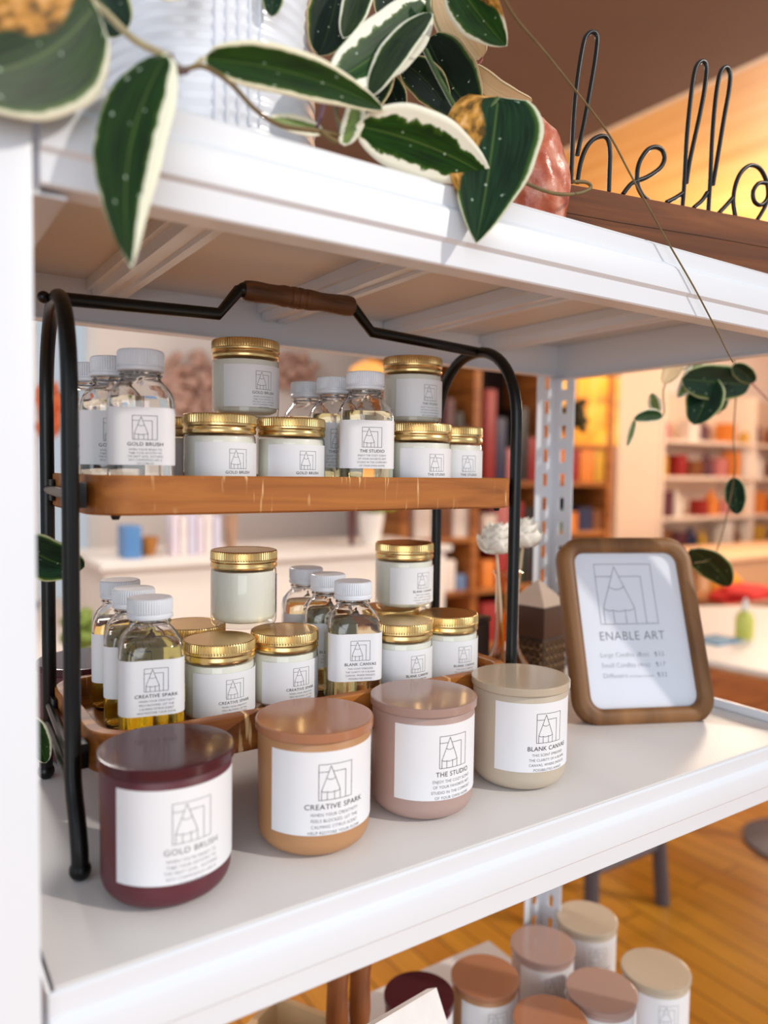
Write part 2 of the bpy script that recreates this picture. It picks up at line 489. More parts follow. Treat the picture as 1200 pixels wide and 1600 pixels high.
def label_cyl(parent, scent, r, half, z0, z1, k, inkm=None, textoff=0.0):
    """paper label round a cylinder, centred on local -Y, lettering as its child"""
    bm = bmesh.new(); n = 40; V = []
    for i in range(n+1):
        a = -half+2*half*i/n
        V.append([bm.verts.new((q*math.sin(a), -q*math.cos(a), z)) for q, z in ((r, z0), (r, z1), (r+.0002, z1), (r+.0002, z0))])
    for a, b_ in zip(V, V[1:]):
        for j in range(4): bm.faces.new((a[j], a[(j+1) % 4], b_[(j+1) % 4], b_[j]))
    bm.faces.new(V[0][::-1]); bm.faces.new(V[-1])
    lab = link('label', bm, paper, parent, angle=50)
    wrap_items('lettering', label_art(scent, k, textoff, z1), cyl_fn(r+.00035), inkm or ink, lab)
    return lab

# ------------------------------------------------------------------ SETTING
def struct(name, a, b_, mat, bev=0):
    o = boxobj(name, a, b_, mat, bev=bev); o['kind'] = 'structure'; return o
FLOORZ = -1.05
# floor of orange planks running in depth
mt, nt, b, out = new_mat('orange_plank_floor')
tc = N(nt, 'ShaderNodeTexCoord')
mp = N(nt, 'ShaderNodeMapping'); mp.inputs['Rotation'].default_value = (0, 0, R(90))
nt.links.new(tc.outputs['Object'], mp.inputs[0])
br = N(nt, 'ShaderNodeTexBrick'); br.inputs['Scale'].default_value = 1.0
br.inputs['Brick Width'].default_value = 1.4; br.inputs['Row Height'].default_value = 0.085
br.inputs['Mortar Size'].default_value = 0.0025; br.offset = 0.37
br.inputs['Color1'].default_value = L4((208, 142, 46)); br.inputs['Color2'].default_value = L4((190, 120, 34))
br.inputs['Mortar'].default_value = L4((96, 52, 12))
nt.links.new(mp.outputs[0], br.inputs['Vector'])
mp2 = N(nt, 'ShaderNodeMapping'); mp2.inputs['Scale'].default_value = (40, 2.5, 1); nt.links.new(tc.outputs['Object'], mp2.inputs[0])
no = N(nt, 'ShaderNodeTexNoise'); no.inputs['Scale'].default_value = 1; no.inputs['Detail'].default_value = 5
nt.links.new(mp2.outputs[0], no.inputs['Vector'])
mx = N(nt, 'ShaderNodeMix', data_type='RGBA', blend_type='MULTIPLY'); mx.inputs[0].default_value = 0.5
rpf = ramp(nt, [(0.3, (0.55, 0.5, 0.42, 1)), (0.7, (1, 1, 1, 1))]); nt.links.new(no.outputs['Fac'], rpf.inputs[0])
nt.links.new(br.outputs['Color'], mx.inputs[6]); nt.links.new(rpf.outputs[0], mx.inputs[7])
nt.links.new(mx.outputs[2], b.inputs['Base Color']); b.inputs['Roughness'].default_value = 0.3
floor_m = mt
struct('floor', (-2.5, -3.0, FLOORZ-.05), (9.0, 5.0, FLOORZ), floor_m)
wallm = plain('cream_wall_paint', (248, 242, 237), 0.8, var=0.03, scale=2)
wall_tan = plain('tan_wall_paint', (222, 176, 138), 0.8, var=0.03, scale=2)
ceil_brown = plain('brown_ceiling_paint', (112, 84, 68), 0.8, var=0.05, scale=3)
ceil_wood = wood('pine_plank_ceiling', (226, 166, 92), (240, 190, 116), (248, 208, 142), (7, 0.35, 1), 0.55)
CE = 2.905
YB = 4.6
struct('ceiling', (-2.5, 1.0, 1.9), (CE, YB+.1, 2.0), ceil_brown)
struct('trim_1', (CE, 1.0, 1.898), (CE+.03, YB+.1, 2.0), plain('pale_trim', (240, 222, 196), 0.6))
struct('ceiling', (CE+.03, 1.0, 1.9), (9.0, YB+.1, 2.0), ceil_wood)['kind'] = 'structure'
# back wall with the bright window on the left
wx0, wx1, wz0, wz1 = at(-60, 600, YB).x, at(152, 600, YB).x, -0.55, 1.5
struct('wall_back', (wx1, YB, FLOORZ), (9.0, YB+.1, 1.9), wallm)
struct('wall_back_sill', (-2.5, YB, FLOORZ), (wx1, YB+.1, wz0), wallm)
struct('wall_back_lintel', (-2.5, YB, wz1), (wx1, YB+.1, 1.9), wallm)
struct('wall_back_left', (-2.5, YB, wz0), (wx0, YB+.1, wz1), wallm)
struct('wall_right', (8.9, 1.0, FLOORZ), (9.0, YB, 1.9), wall_tan)
fr = plain('white_window_frame', (238, 238, 236), 0.5)
wd = empty('window_1', ((wx0+wx1)/2, YB+.03, wz0), kind='structure')
bm = bmesh.new()
hw, hh = (wx1-wx0)/2, wz1-wz0
for a in ((-hw, 0, -hw+.05, hh), (hw-.05, 0, hw, hh), (-hw, 0, hw, .05), (-hw, hh-.05, hw, hh), (-.02, 0, .02, hh), (-hw, hh*.5-.02, hw, hh*.5+.02)):
    box(bm, a[0], -.02, a[1], a[2], .03, a[3])
link('window_frame', bm, fr, wd, smooth=False)
bm = bmesh.new(); box(bm, -hw, .004, 0, hw, .008, hh)
link('window_pane', bm, thin_glass('window_glass', (.98, .99, 1)), wd, smooth=False)
# pillar between the bookcase and the display wall
px0, px1 = at(966, 700, 4.15).x, at(1032, 700, 4.15).x
struct('wall_pillar', (px0, 4.15, FLOORZ), (px1, YB, 1.9), plain('beige_pillar_paint', (230, 210, 192), 0.8, var=.02, scale=2))

# ------------------------------------------------------------------ SHELF UNIT
XL, XR, YF, YBk = 0.0635, 0.785, 0.392, 0.757
su = empty('metal_shelf_unit', (0.42, 0.57, FLOORZ), label='white boltless steel shelving unit holding the candle display', cat='shelving unit')
def su_link(name, bm, mat, parent=su, **k):
    o = link(name, bm, mat, parent, **k); o.matrix_parent_inverse = Matrix.Translation(-su.location); return o
def lip(bm, zt, x0, x1, sgn=1, y=YF, hgt=.052):
    prof = [(y+.0015, zt), (y, zt-.0015), (y, zt-.013), (y-.0038, zt-.0165), (y-.0045, zt-.0185), (y-.0045, zt-.035), (y-.002, zt-.0375), (y-.002, zt-hgt+.001), (y-.001, zt-hgt),
            (y+.016, zt-hgt), (y+.016, zt-hgt+.0015), (y+.001, zt-hgt+.0015), (y+.004, zt-.012), (y+.004, zt-.002)]
    if sgn < 0: prof = [(2*y-a, z) for a, z in prof]
    extrude_x(bm, prof, x0, x1)
for zt, nm in ((0.0, 'main'), (0.446, 'top'), (-.445, 'low')):
    bm = bmesh.new(); lip(bm, zt-.0008, XL, XR); su_link('front_beam', bm, white_steel, angle=25)
    bm = bmesh.new(); lip(bm, zt-.0008, XL, XR, -1, YBk); su_link('back_beam', bm, white_steel, angle=25)
    for s, xx in ((1, XL-.0005), (-1, XR)):
        bm = bmesh.new()
        pr = [(0, 0), (0, -.0145), (-.003, -.018), (-.003, -.056), (.013, -.056), (.013, -.0545), (.001, -.0545), (.002, -.002), (.002, 0)]
        extrude_y(bm, [(xx+s*a, zt-.001+z) for a, z in pr], YF+.002, YBk-.002)
        su_link('side_beam', bm, white_steel, angle=25)
    bm = bmesh.new()
    box(bm, XL+.003, YF+.0025, zt-.010, XR-.003, YBk-.003, zt+.0006, bev=.0008)
    su_link('shelf_board', bm, white_board)
    for xc in (.180, .352, .512, .66):
        bm = bmesh.new()
        pr = [(-.019, -.0102), (-.019, -.020), (-.014, -.020), (-.012, -.0275), (-.005, -.0275), (-.004, -.025), (.004, -.025), (.005, -.0275), (.012, -.0275), (.014, -.020), (.019, -.020), (.019, -.0102)]
        extrude_y(bm, [(xc+a, zt+z) for a, z in pr], YF+.005, YBk-.005)
        su_link('cross_bar', bm, white_steel, angle=25)
bm = bmesh.new(); box(bm, XL+.040, YBk+.003, -.455, XR-.036, .829, -.4444, bev=.0008); su_link('shelf_board', bm, white_board)
# raised end lip of the main shelf board
bm = bmesh.new(); box(bm, XR-.008, YF+.03, .0008, XR-.0015, YBk-.03, .010, bev=.0015); su_link('end_lip', bm, white_steel)
def post(xc, yc, sx, sy, zt=.4465):
    """slotted L-section post whose outer corner is xc,yc; flanges run to sx, sy"""
    bm = bmesh.new(); wd_, t, p0, p1, pit = .036, .0016, .013, .022, .0335
    def strip(u0, u1, z0, z1, along):
        if along == 'x': a = (xc+sx*u0, yc, z0, xc+sx*u1, yc+sy*t, z1)
        else: a = (xc, yc+sy*u0, z0, xc+sx*t, yc+sy*u1, z1)
        box(bm, min(a[0], a[3]), min(a[1], a[4]), a[2], max(a[0], a[3]), max(a[1], a[4]), a[5])
    for al in 'xy':
        strip(0, p0, FLOORZ, zt, al); strip(p1, wd_, FLOORZ, zt, al)
        z = FLOORZ+.02
        strip(p0, p1, FLOORZ, z, al)
        while z < zt-.03:
            strip(p0, p1, z+.0175, min(z+pit, zt), al); z += pit
    su_link('post', bm, white_steel, smooth=False)
post(XR+.003, YBk+.002, -1, -1)
post(XL-.037, YBk+.002, 1, -1)
bm = bmesh.new()
box(bm, XR-.006, YF-.0076, FLOORZ, XR+.030, YF-.006, .4465, bev=.0006); box(bm, XR+.0284, YF-.0076, FLOORZ, XR+.030, YF+.029, .4465)
su_link('post', bm, white_steel)  # right front post, out of view; left unslotted so it shades the price card
# left front post: plain face with a folded edge
bm = bmesh.new()
box(bm, .0225, .3845, FLOORZ, .0592, .3862, .4465, bev=.0006); box(bm, .0225, .3845, FLOORZ, .0242, .421, .4465)
box(bm, .0545, .3852, FLOORZ, .0592, .3885, .4465, bev=.0008)
su_link('post', bm, white_steel)

# ------------------------------------------------------------------ LARGE CANDLES
def candle_mats(nm, c, c2=None):
    return plain(nm+'_vessel', c, 0.42, var=.015, scale=8, coat=0.0), plain(nm+'_lid', c2 or c, 0.14, var=.015, scale=8, spec=.32)
def make_candle(name, scent, body_m, lid_m, label, face=0, k=1.0, inkm=None, textoff=0.0, group=None, half=1.17):
    root = empty(name, label=label, cat='candle', group=group)
    bm = bmesh.new(); rr, h = .0396, .0805
    prof = [(0, .002), (.024, .0015), (.027, 0)]
    for i in range(1, 8):
        t = math.pi/2*i/7; prof.append((.0266+.013*math.sin(t), .013-.013*math.cos(t)))
    prof += [(rr, .03), (rr+.0004, h-.001), (rr-.0005, h), (rr-.003, h), (rr-.0035, .06), (0, .058)]
    lathe(bm, prof, 72); link('vessel', bm, body_m, root, angle=60)
    bm = bmesh.new()
    lathe(bm, [(0, h-.004), (rr-.004, h-.004), (rr-.004, h+.0003), (.0412, h+.0003), (.0418, h+.0010), (.0418, h+.0060), (.0414, h+.0066), (.0407, h+.0068), (.0402, h+.00682), (.030, h+.00682), (0, h+.00682)], 72)
    link('lid', bm, lid_m, root, angle=24)
    if scent: label_cyl(root, scent, rr+.0003, half, .0185, .0750, 1.0, inkm, textoff)
    return root
def face_rz(x, y, off=0):
    """rotation that turns local -Y towards the camera, off degrees to the right"""
    return math.atan2(-y, -x)+R(90)+R(off)
CM = {'gold': candle_mats('burgundy', (92, 36, 46), (74, 32, 38)), 'spark': candle_mats('tan', (182, 134, 92), (172, 118, 88)),
      'studio': candle_mats('mauve', (176, 148, 140), (168, 138, 128)), 'canvas': candle_mats('beige', (192, 178, 160), (190, 174, 154))}
for sct, (x, y, off), lab, ik in (
    ('gold', (.145, .462, 22), 'burgundy lidded candle at the front left with a white wrap label reading GOLD BRUSH', ink_soft),
    ('spark', (.2525, .467, 22), 'tan lidded candle on the shelf edge with a white label reading CREATIVE SPARK', ink),
    ('studio', (.350, .469, 36), 'mauve lidded candle on the main shelf with a white label reading THE STUDIO', ink),
    ('canvas', (.4525, .468, 38), 'pale beige lidded candle beside the wooden price frame, label reading BLANK CANVAS', ink)):
    o = make_candle('large_candle', sct, *CM[sct], lab, inkm=ik)
    o.location = (x, y, .0006); o.rotation_euler.z = face_rz(x, y, off)
# the burgundy one behind the rack
o = make_candle('large_candle', None, *CM['gold'], 'burgundy lidded candle standing behind the left end of the black rack')
o.location = (.150, .7148, .0006)

# ------------------------------------------------------------------ RACK
rk = empty('two_tier_display_rack', (.295, .585, 0), label='black metal rack with two honey wood trays and a turned wooden carry handle', cat='display rack')
def rk_link(name, bm, mat, parent=rk, **k):
    o = link(name, bm, mat, parent, **k)
    if parent is rk: o.matrix_parent_inverse = Matrix.Translation(-rk.location)
    return o
TY0, TY1, TX0, TX1 = .504, .672, .1115, .4855
LEG = .0054
def arch(xf, yf, xb, yb, zt=.380):
    out = []
    # front foot, front leg, arch, back leg, back foot
    def pt(s, z): # s 0 front .. 1 back
        return Vector((xf+(xb-xf)*s, yf+(yb-yf)*s, z))
    e = Vector((0, 1, 0))
    P = [pt(0, 0)-e*.020+Vector((0, 0, .0095)), pt(0, 0)-e*.0185+Vector((0, 0, .020)), pt(0, 0)-e*.0125+Vector((0, 0, .035)), pt(0, 0)-e*.004+Vector((0, 0, .050)), pt(0, .062)]
    P = smooth_pts(P, 4)
    P += [pt(0, .12), pt(0, .22)]
    rx, zc = .5, zt-.075
    for i in range(0, 25):
        t = math.pi*i/24
        q = abs(math.cos(t))**.92*(1 if math.cos(t) > 0 else -1)
        P.append(pt(.5-.5*q, zc+.075*math.sin(t)**.9))
    P += [pt(1, .22), pt(1, .12)]
    P += smooth_pts([pt(1, .062), pt(1, 0)+e*.004+Vector((0, 0, .050)), pt(1, 0)+e*.0125+Vector((0, 0, .035)), pt(1, 0)+e*.0185+Vector((0, 0, .020)), pt(1, 0)+e*.020+Vector((0, 0, .0095))], 4)
    bm = bmesh.new(); tube(bm, P, LEG, 14)
    fr_ = rk_link('arch_frame', bm, black_steel, angle=60)
    for q in (P[0], P[-1]):
        bm = bmesh.new(); ball(bm, q-Vector((0, 0, .0028)), .0068, 3); rk_link('foot', bm, black_steel, angle=80)
    # low brace between the legs
    bm = bmesh.new(); tube(bm, [pt(.02, .054), pt(.98, .054)], .0042, 10); rk_link('brace', bm, black_steel, angle=60)
    return pt
ptL = arch(.0993, .513, .109, .652)
ptR = arch(.4920, .522, .500, .652)
def bracket(x0, x1, yc, z, dirn):
    bm = bmesh.new(); box(bm, min(x0, x1), yc-.013, z-.010, max(x0, x1), yc+.013, z+.010, bev=.0015)
    rk_link('bracket', bm, black_steel)
# brackets + bars joining tray ends to the arches
for zt_ in (.0565, .2300):
    for pt_, xt, sg in ((ptL, TX0, 1), (ptR, TX1, -1)):
        bm = bmesh.new()
        a, b_ = pt_(.0, zt_+.013), pt_(1.0, zt_+.013)
        for s in (.10, .90):
            q = pt_(s, zt_+.013)
            xin = xt-sg*.0008
            if abs(q.x-xin) > .001:
                box(bm, min(q.x, xin), q.y-.008, q.z-.0085, max(q.x, xin), q.y+.008, q.z+.0085, bev=.001)
        # flat bar along the tray end
        tube(bm, [a, b_], .0036, 10)
        rk_link('bracket', bm, black_steel)
def make_tray(zb, zf, zr):
    bm = bmesh.new()
    ax, ay = (TX1-TX0)/2, (TY1-TY0)/2; cx, cy = (TX0+TX1)/2, (TY0+TY1)/2; n = 9
    def ring(ins, z, rc):
        return [(cx+x, cy+y, z) for x, y in rrect(ax-ins, ay-ins, rc, n)]
    secs = [ring(.0015, zb, .030), ring(0, zb+.0015, .031), ring(0, zr-.001, .031), ring(.001, zr, .030), ring(.0085, zr, .0235), ring(.0095, zr-.001, .0225), ring(.0095, zf, .0225)]
    loft(bm, secs)
    o = rk_link('tray', bm, tray_wood, angle=40)
    return o
ZF_L, ZF_U = .0650, .2385
make_tray(.0560, ZF_L, .0840)
make_tray(.2297, ZF_U, .2563)
# small screws under the upper tray
for sx_ in (.128, .464):
    for zz in (.2297, .0560):
        bm = bmesh.new(); lathe(bm, [(0, zz-.0032), (.0022, zz-.0030), (.0032, zz-.001), (.0032, zz+.001), (0, zz+.001)], 14, c=(sx_, TY0+.012)); rk_link('screw', bm, black_steel)
# handle: flat bar, cranked up to the wooden grip
yh = .5835
hp = [(.1035, yh, .3805), (.2255, yh, .3845), (.2425, yh, .4055), (.2480, yh, .4062)]
hp2 = [(.3430, yh, .4070), (.3500, yh, .4060), (.3700, yh, .3865), (.4960, yh, .3805)]
bm = bmesh.new(); tube(bm, hp+hp2, .0049, 14)
for x_, z_ in ((.0965, .3803), (.5020, .3800)):
    ball(bm, (x_, yh, z_), .0045, 2)
tube(bm, [(.0965, yh, .3803), (.1035, yh, .3805)], .003, 10)
ball(bm, (.2470, yh, .4062), .0066, 2)
rk_link('handle_bar', bm, black_steel, angle=40)
bm = bmesh.new()
gx0, gx1, gz = .2465, .3500, .4063
prof = [(0, 0), (.0068, 0), (.0080, .0015), (.0086, .006), (.0088, .012), (.0082, .022), (.0083, .030), (.0092, .036), (.0089, .040), (.0080, .0415), (.0090, .0425), (.0093, .0465), (.0083, .048), (.0093, .0495), (.0090, .0535), (.0080, .055), (.0089, .0565), (.0089, .062), (.0080, .070), (.0080, .078), (.0088, .090), (.0090, .097), (.0084, .102), (.0070, .1035), (0, .1035)]
lathe(bm, [(r*.98, t) for r, t in prof], 32)
bmesh.ops.transform(bm, matrix=Matrix.Translation((gx0, yh, gz)) @ Matrix.Rotation(R(90), 4, 'Y'), verts=bm.verts[:])
rk_link('handle_grip', bm, grip_wood, angle=50)

# ------------------------------------------------------------------ SMALL JARS
JR, JH = .0276, .0640
def make_jar(name, scent, label, off, group, labelled=True):
    root = empty(name, label=label, cat='candle jar', group=group)
    bm = bmesh.new()
    prof = [(0, .0022), (.020, .0018), (.0225, 0)]
    for i in range(1, 7):
        t = math.pi/2*i/6; prof.append((.0225+.0051*math.sin(t), .0051-.0051*math.cos(t)))
    prof += [(JR, .042), (JR-.0004, .0475), (JR-.002, .0495), (JR-.0035, .0500), (JR-.0035, .058)]
    lathe(bm, prof, 56); link('glass', bm, jar_glass, root, angle=60)
    bm = bmesh.new()
    lathe(bm, [(0, .0042), (.021, .0042), (.0252, .0062), (.0266, .010), (.0266, .0462), (.0262, .0470), (0, .0465)], 48)
    link('wax', bm, wax, root, angle=50)
    bm = bmesh.new()
    nk = 320
    prof = [(0, .0492), (.0262, .0490), (.0276, .0494), (.0279, .0506), (.0279, .0520), (.0273, .0532), (.0273, .0540), (.0281, .0552), (.0281, .0566), (.0280, .0572), (.0280, .0622), (.0276, .0634), (.0268, .0640), (.0262, .0637), (.0258, .06368), (.018, .06368), (0, .06368)]
    lathe(bm, prof, nk, rf=lambda i, k: (-.00050 if ((k//2) % 2 and i in (9, 10, 11)) else 0))
    link('lid', bm, gold_lid, root, angle=30)
    if labelled: label_cyl(root, scent, JR+.0002, 1.22, .0085, .0425, .60)
    else: label_cyl(root, scent, JR+.0002, 1.22, .0085, .0425, .60)
    return root
JARS = [
 # scent, x, y, level (0 base, 1 on top), tray floor, off, label
 ('gold', .2170, .5590, 0, ZF_U, 30, 'gold-lidded GOLD BRUSH jar on the upper tray, right beside the clear bottles'),
 ('gold', .2790, .5610, 0, ZF_U, 30, 'gold-lidded GOLD BRUSH jar on the upper tray, left of the pale yellow bottles'),
 ('gold', .2150, .6230, 0, ZF_U, 30, 'gold-lidded jar mostly hidden behind the left GOLD BRUSH jar on the upper tray'),
 ('gold', .2540, .5960, 1, ZF_U, 32, 'gold-lidded GOLD BRUSH jar stacked on top of the upper tray jars, nearest the handle'),
 ('studio', .3945, .5410, 0, ZF_U, 34, 'gold-lidded THE STUDIO jar on the upper tray beside the pale yellow bottle'),
 ('studio', .4470, .5600, 0, ZF_U, 34, 'gold-lidded THE STUDIO jar at the right end of the upper tray'),
 ('studio', .4200, .6105, 0, ZF_U, 34, 'gold-lidded jar behind the two STUDIO jars, almost hidden, under the raised one'),
 ('studio', .4180, .5860, 1, ZF_U, 38, 'gold-lidded THE STUDIO jar stacked on the others at the right of the upper tray'),
 ('spark', .2170, .5590, 0, ZF_L, 26, 'gold-lidded CREATIVE SPARK jar on the lower tray next to the golden oil bottles'),
 ('spark', .2760, .5640, 0, ZF_L, 30, 'gold-lidded CREATIVE SPARK jar on the lower tray behind the tan candle'),
 ('spark', .2180, .6240, 0, ZF_L, 30, 'gold-lidded jar at the back of the lower tray, right of the golden bottles'),
 ('spark', .2540, .5980, 1, ZF_L, 150, 'gold-lidded white wax jar with its label turned away, stacked on the lower tray jars'),
 ('canvas', .3830, .5480, 0, ZF_L, 34, 'gold-lidded BLANK CANVAS jar on the lower tray beneath the raised jar'),
 ('canvas', .4410, .5540, 0, ZF_L, 36, 'gold-lidded BLANK CANVAS jar at the right end of the lower tray'),
 ('canvas', .4120, .6080, 0, ZF_L, 34, 'gold-lidded jar behind the two BLANK CANVAS jars of the lower tray, mostly hidden'),
 ('canvas', .4160, .5920, 1, ZF_L, 42, 'gold-lidded BLANK CANVAS jar stacked on the others at the right of the lower tray'),
]
proto = {}
for sct, x, y, lev, zf, off, lab in JARS:
    if sct not in proto:
        o = proto[sct] = make_jar('small_candle_jar', sct, lab, off, 'small gold-lidded candle jars on the rack')
    else:
        o = copy_tree(proto[sct]); o['label'] = lab
    o.location = (x, y, zf+.0002+lev*(JH+.0002)); o.rotation_euler.z = face_rz(x, y, off)

# ------------------------------------------------------------------ BOTTLES
BA = .0222
def bottle_secs(ins, levels):
    return [[(x, y, z) for x, y in rrect(a-ins, a-ins, max(rc-ins, .002), 9)] for a, rc, z in levels]
SHAPE = [(.0165, .009, .0), (.0195, .0095, .0006), (.0215, .010, .0025), (BA, .0102, .006), (BA, .0102, .066), (.0219, .0115, .070), (.0208, .0140, .0745), (.0186, .0165, .0785), (.0160, .0160, .0815), (.0141, .0141, .0835), (.0137, .0137, .0855),
         (.0146, .0146, .0862), (.0146, .0146, .0872), (.0135, .0135, .0880), (.0135, .0135, .0960)]
def make_bottle(name, scent, tint, label, group):
    root = empty(name, label=label, cat='diffuser bottle', group=group)
    inner = [(a-.0012, max(rc-.0012, .002), z) for a, rc, z in SHAPE[10:2:-1]]
    inner = [(.0118, .0118, .0958)] + inner[:-1] + [(.0200, .0090, .0042), (.0170, .0080, .0030)]
    inner[1] = (.0118, .0118, .0860)
    bm = bmesh.new(); loft(bm, [[(x, y, z) for x, y in rrect(a, a, rc, 9)] for a, rc, z in SHAPE+inner])
    link('glass', bm, bottle_glass, root, angle=50)
    lv = [(a, rc, z) for a, rc, z in [(.0175, .0085, .0036), (.0205, .0095, .0048), (.0214, .0100, .008), (.0219, .0102, .060), (.0215, .0112, .0690), (.0206, .0128, .0712)]]
    bm = bmesh.new(); loft(bm, bottle_secs(.0010, lv)); link('oil', bm, liquid('oil_'+scent, tint), root, angle=50)
    bm = bmesh.new()
    lathe(bm, [(0, .0893), (.0152, .0893), (.0160, .0900), (.0160, .0918), (.0153, .0928), (.0153, .0934), (.0159, .0942), (.0159, .1020), (.0154, .1034), (.0146, .1040), (.0142, .10402), (.010, .10402), (0, .10402)], 224,
          rf=lambda i, k: (-.00050 if ((k//2) % 2 and i in (6, 7)) else 0))
    link('cap', bm, cap_white, root, angle=30)
    # wrap label on the front and round both sides
    per = rrect(BA+.00015, BA+.00015, .0103, 13)
    per = per + [per[0]]
    pv = [Vector(p) for p in per]
    # arclength with 0 at the middle of the front (-Y) face
    cum = [0.0]
    for a, b_ in zip(pv, pv[1:]): cum.append(cum[-1]+(b_-a).length)
    tot = cum[-1]
    i0 = 3*13-1            # last point of the third corner: left end of the front face
    s0 = cum[i0]+(pv[i0+1]-pv[i0]).length/2
    def pos(s, off=0.0):
        s = (s+s0) % tot
        for i in range(len(cum)-1):
            if cum[i] <= s <= cum[i+1]+1e-12:
                t = (s-cum[i])/max(cum[i+1]-cum[i], 1e-9); p = pv[i].lerp(pv[i+1], t)
                d = (pv[i+1]-pv[i]).normalized() if cum[i+1] > cum[i] else Vector((1, 0))
                nn = Vector((d.y, -d.x)); return p+nn*off
        return pv[0]
    z0, z1 = .0245, .0635
    bm = bmesh.new(); V = []
    n = 60; S0, S1 = -.0300, .045
    for i in range(n+1):
        s = S0+(S1-S0)*i/n; a = pos(s); b_ = pos(s, .0002)
        V.append([bm.verts.new((a.x, a.y, z0)), bm.verts.new((a.x, a.y, z1)), bm.verts.new((b_.x, b_.y, z1)), bm.verts.new((b_.x, b_.y, z0))])
    for a, b_ in zip(V, V[1:]):
        for j in range(4): bm.faces.new((a[j], a[(j+1) % 4], b_[(j+1) % 4], b_[j]))
    bm.faces.new(V[0][::-1]); bm.faces.new(V[-1])
    lab = link('label', bm, paper, root, angle=50)
    def fn(x, z):
        p = pos(x, .0004); return Vector((p.x, p.y, z))
    wrap_items('lettering', label_art(scent, .67, .0025, z1), fn, ink, lab)
    return root
BOT = {
 'gold': ((.985, .975, .93), ZF_U, [(.1515, .5395, -15), (.1440, .5875, -15), (.1400, .6355, -15)], 'one of three clear white-capped GOLD BRUSH bottles on the upper tray'),
 'studio': ((.975, .96, .72), ZF_U, [(.3365, .5395, -22), (.3345, .5875, -22), (.3330, .6355, -22)], 'one of three pale yellow white-capped THE STUDIO bottles on the upper tray'),
 'spark': ((1.0, .83, .24), ZF_L, [(.1575, .5395, -12), (.1590, .5875, -12), (.1610, .6355, -12)], 'one of three golden white-capped CREATIVE SPARK bottles on the lower tray'),
 'canvas': ((.955, .89, .62), ZF_L, [(.3270, .5395, -20), (.3300, .5875, -20), (.3330, .6355, -20)], 'one of three straw-coloured white-capped BLANK CANVAS bottles on the lower tray'),
}
PL = ['front', 'middle', 'rear']
for sct, (tint, zf, spots, lab) in BOT.items():
    pr_ = None
    for i, (x, y, a) in enumerate(spots):
        if pr_ is None: o = pr_ = make_bottle('diffuser_bottle', sct, tint, '', 'square diffuser bottles on the rack')
        else: o = copy_tree(pr_)
        o['label'] = PL[i]+' '+lab
        o.location = (x, y, zf+.0002); o.rotation_euler.z = R(a)

# ------------------------------------------------------------------ PRICE FRAME
FX, FY, FA, FW, FH, FL = .5920, .5244, R(-24.5), .1574, .2033, R(20.8)
fr_root = empty('price_frame', (FX, FY, 0), label='rounded wooden photo frame leaning back beside the beige candle with a printed price list', cat='picture frame')
FM = Matrix.Rotation(FA, 4, 'Z') @ Matrix.Rotation(-FL, 4, 'X')
fr_root.matrix_world = Matrix.Translation((FX, FY, .0012)) @ FM
frame_wood = wood('walnut_frame_wood', (92, 58, 30), (128, 86, 46), (150, 104, 60), (30, 30, 5), 0.5)
def ring_r(ins, y, rc):
    return [(FW/2+x, y, FH/2+z) for x, z in rrect(FW/2-ins, FH/2-ins, rc, 9)]
bm = bmesh.new()
secs = [ring_r(.002, .018, .026), ring_r(0, .015, .028), ring_r(0, .004, .028), ring_r(.002, .001, .026), ring_r(.006, -.001, .022), ring_r(.012, -.001, .018), ring_r(.0165, .0015, .014), ring_r(.0172, .004, .0135), ring_r(.0172, .009, .0135), ring_r(.0172, .018, .0135)]
rings = [[bm.verts.new(p) for p in s] for s in secs]
rings.append(rings[0])
for a, b_ in zip(rings, rings[1:]):
    n = len(a)
    for k in range(n): bm.faces.new((a[k], a[(k+1) % n], b_[(k+1) % n], b_[k]))
link('frame', bm, frame_wood, fr_root, angle=50)
bm = bmesh.new()
loft(bm, [ring_r(.0165, .0085, .013), ring_r(.0165, .0095, .013)]); card = link('printed_card', bm, plain('price_card', (238, 242, 250), .4, var=.01), fr_root, smooth=False)
bm = bmesh.new(); loft(bm, [ring_r(.003, .0180, .024), ring_r(.003, .0205, .024)]); link('backing', bm, plain('dark_backing', (60, 46, 34), .8), fr_root, smooth=False)
bm = bmesh.new(); loft(bm, [ring_r(.0170, .0055, .0132), ring_r(.0170, .0065, .0132)]); link('glass', bm, thin_glass('frame_glass', (.99, .99, 1), .8), fr_root, smooth=False)
# easel leg behind
bm = bmesh.new()
top = Vector((FW/2, .0205, .125)); inv = FM.inverted()
footw = FM @ top; dst = Vector((footw.x, footw.y, 0)) + (FM @ Vector((0, 0, 1))).cross(Vector((1, 0, 0)))*0
dd = FM @ Vector((0, 1, 0)); dd.z = 0; dd.normalize()
dst = Vector((footw.x, footw.y, .001)) + dd*.035
tube(bm, [top, inv @ dst], .004, 8); link('easel_leg', bm, plain('dark_backing', (60, 46, 34), .8), fr_root)
its = logo(.0415, .1065, .0670, .00055)
def put(s, cap, cx, base, width=None, thin=0.0):
    v, f = text_flat(s, cap, width, thin); its.append(([(x+cx, y+base) for x, y in v], f))
put('ENABLE ART', .0098, .0760, .0890, .075, .012)
put('Large Candles (8oz)', .0050, .0640, .0710, .0550, .018); put('$32', .0050, .1040, .0710, .0110, .018)
put('Small Candles (4oz)', .0050, .0640, .0600, .0550, .018); put('$17', .0050, .1040, .0600, .0110, .018)
put('Diffusers', .0050, .0505, .0490, .0270, .018); put('(with flower and reeds)', .0022, .0800, .0493, .0280, .01); put('$32', .0050, .1040, .0490, .0110, .018)
wrap_items('lettering', its, lambda x, z: Vector((x, .0083, z)), plain('print_grey', (96, 98, 106), .7), card)

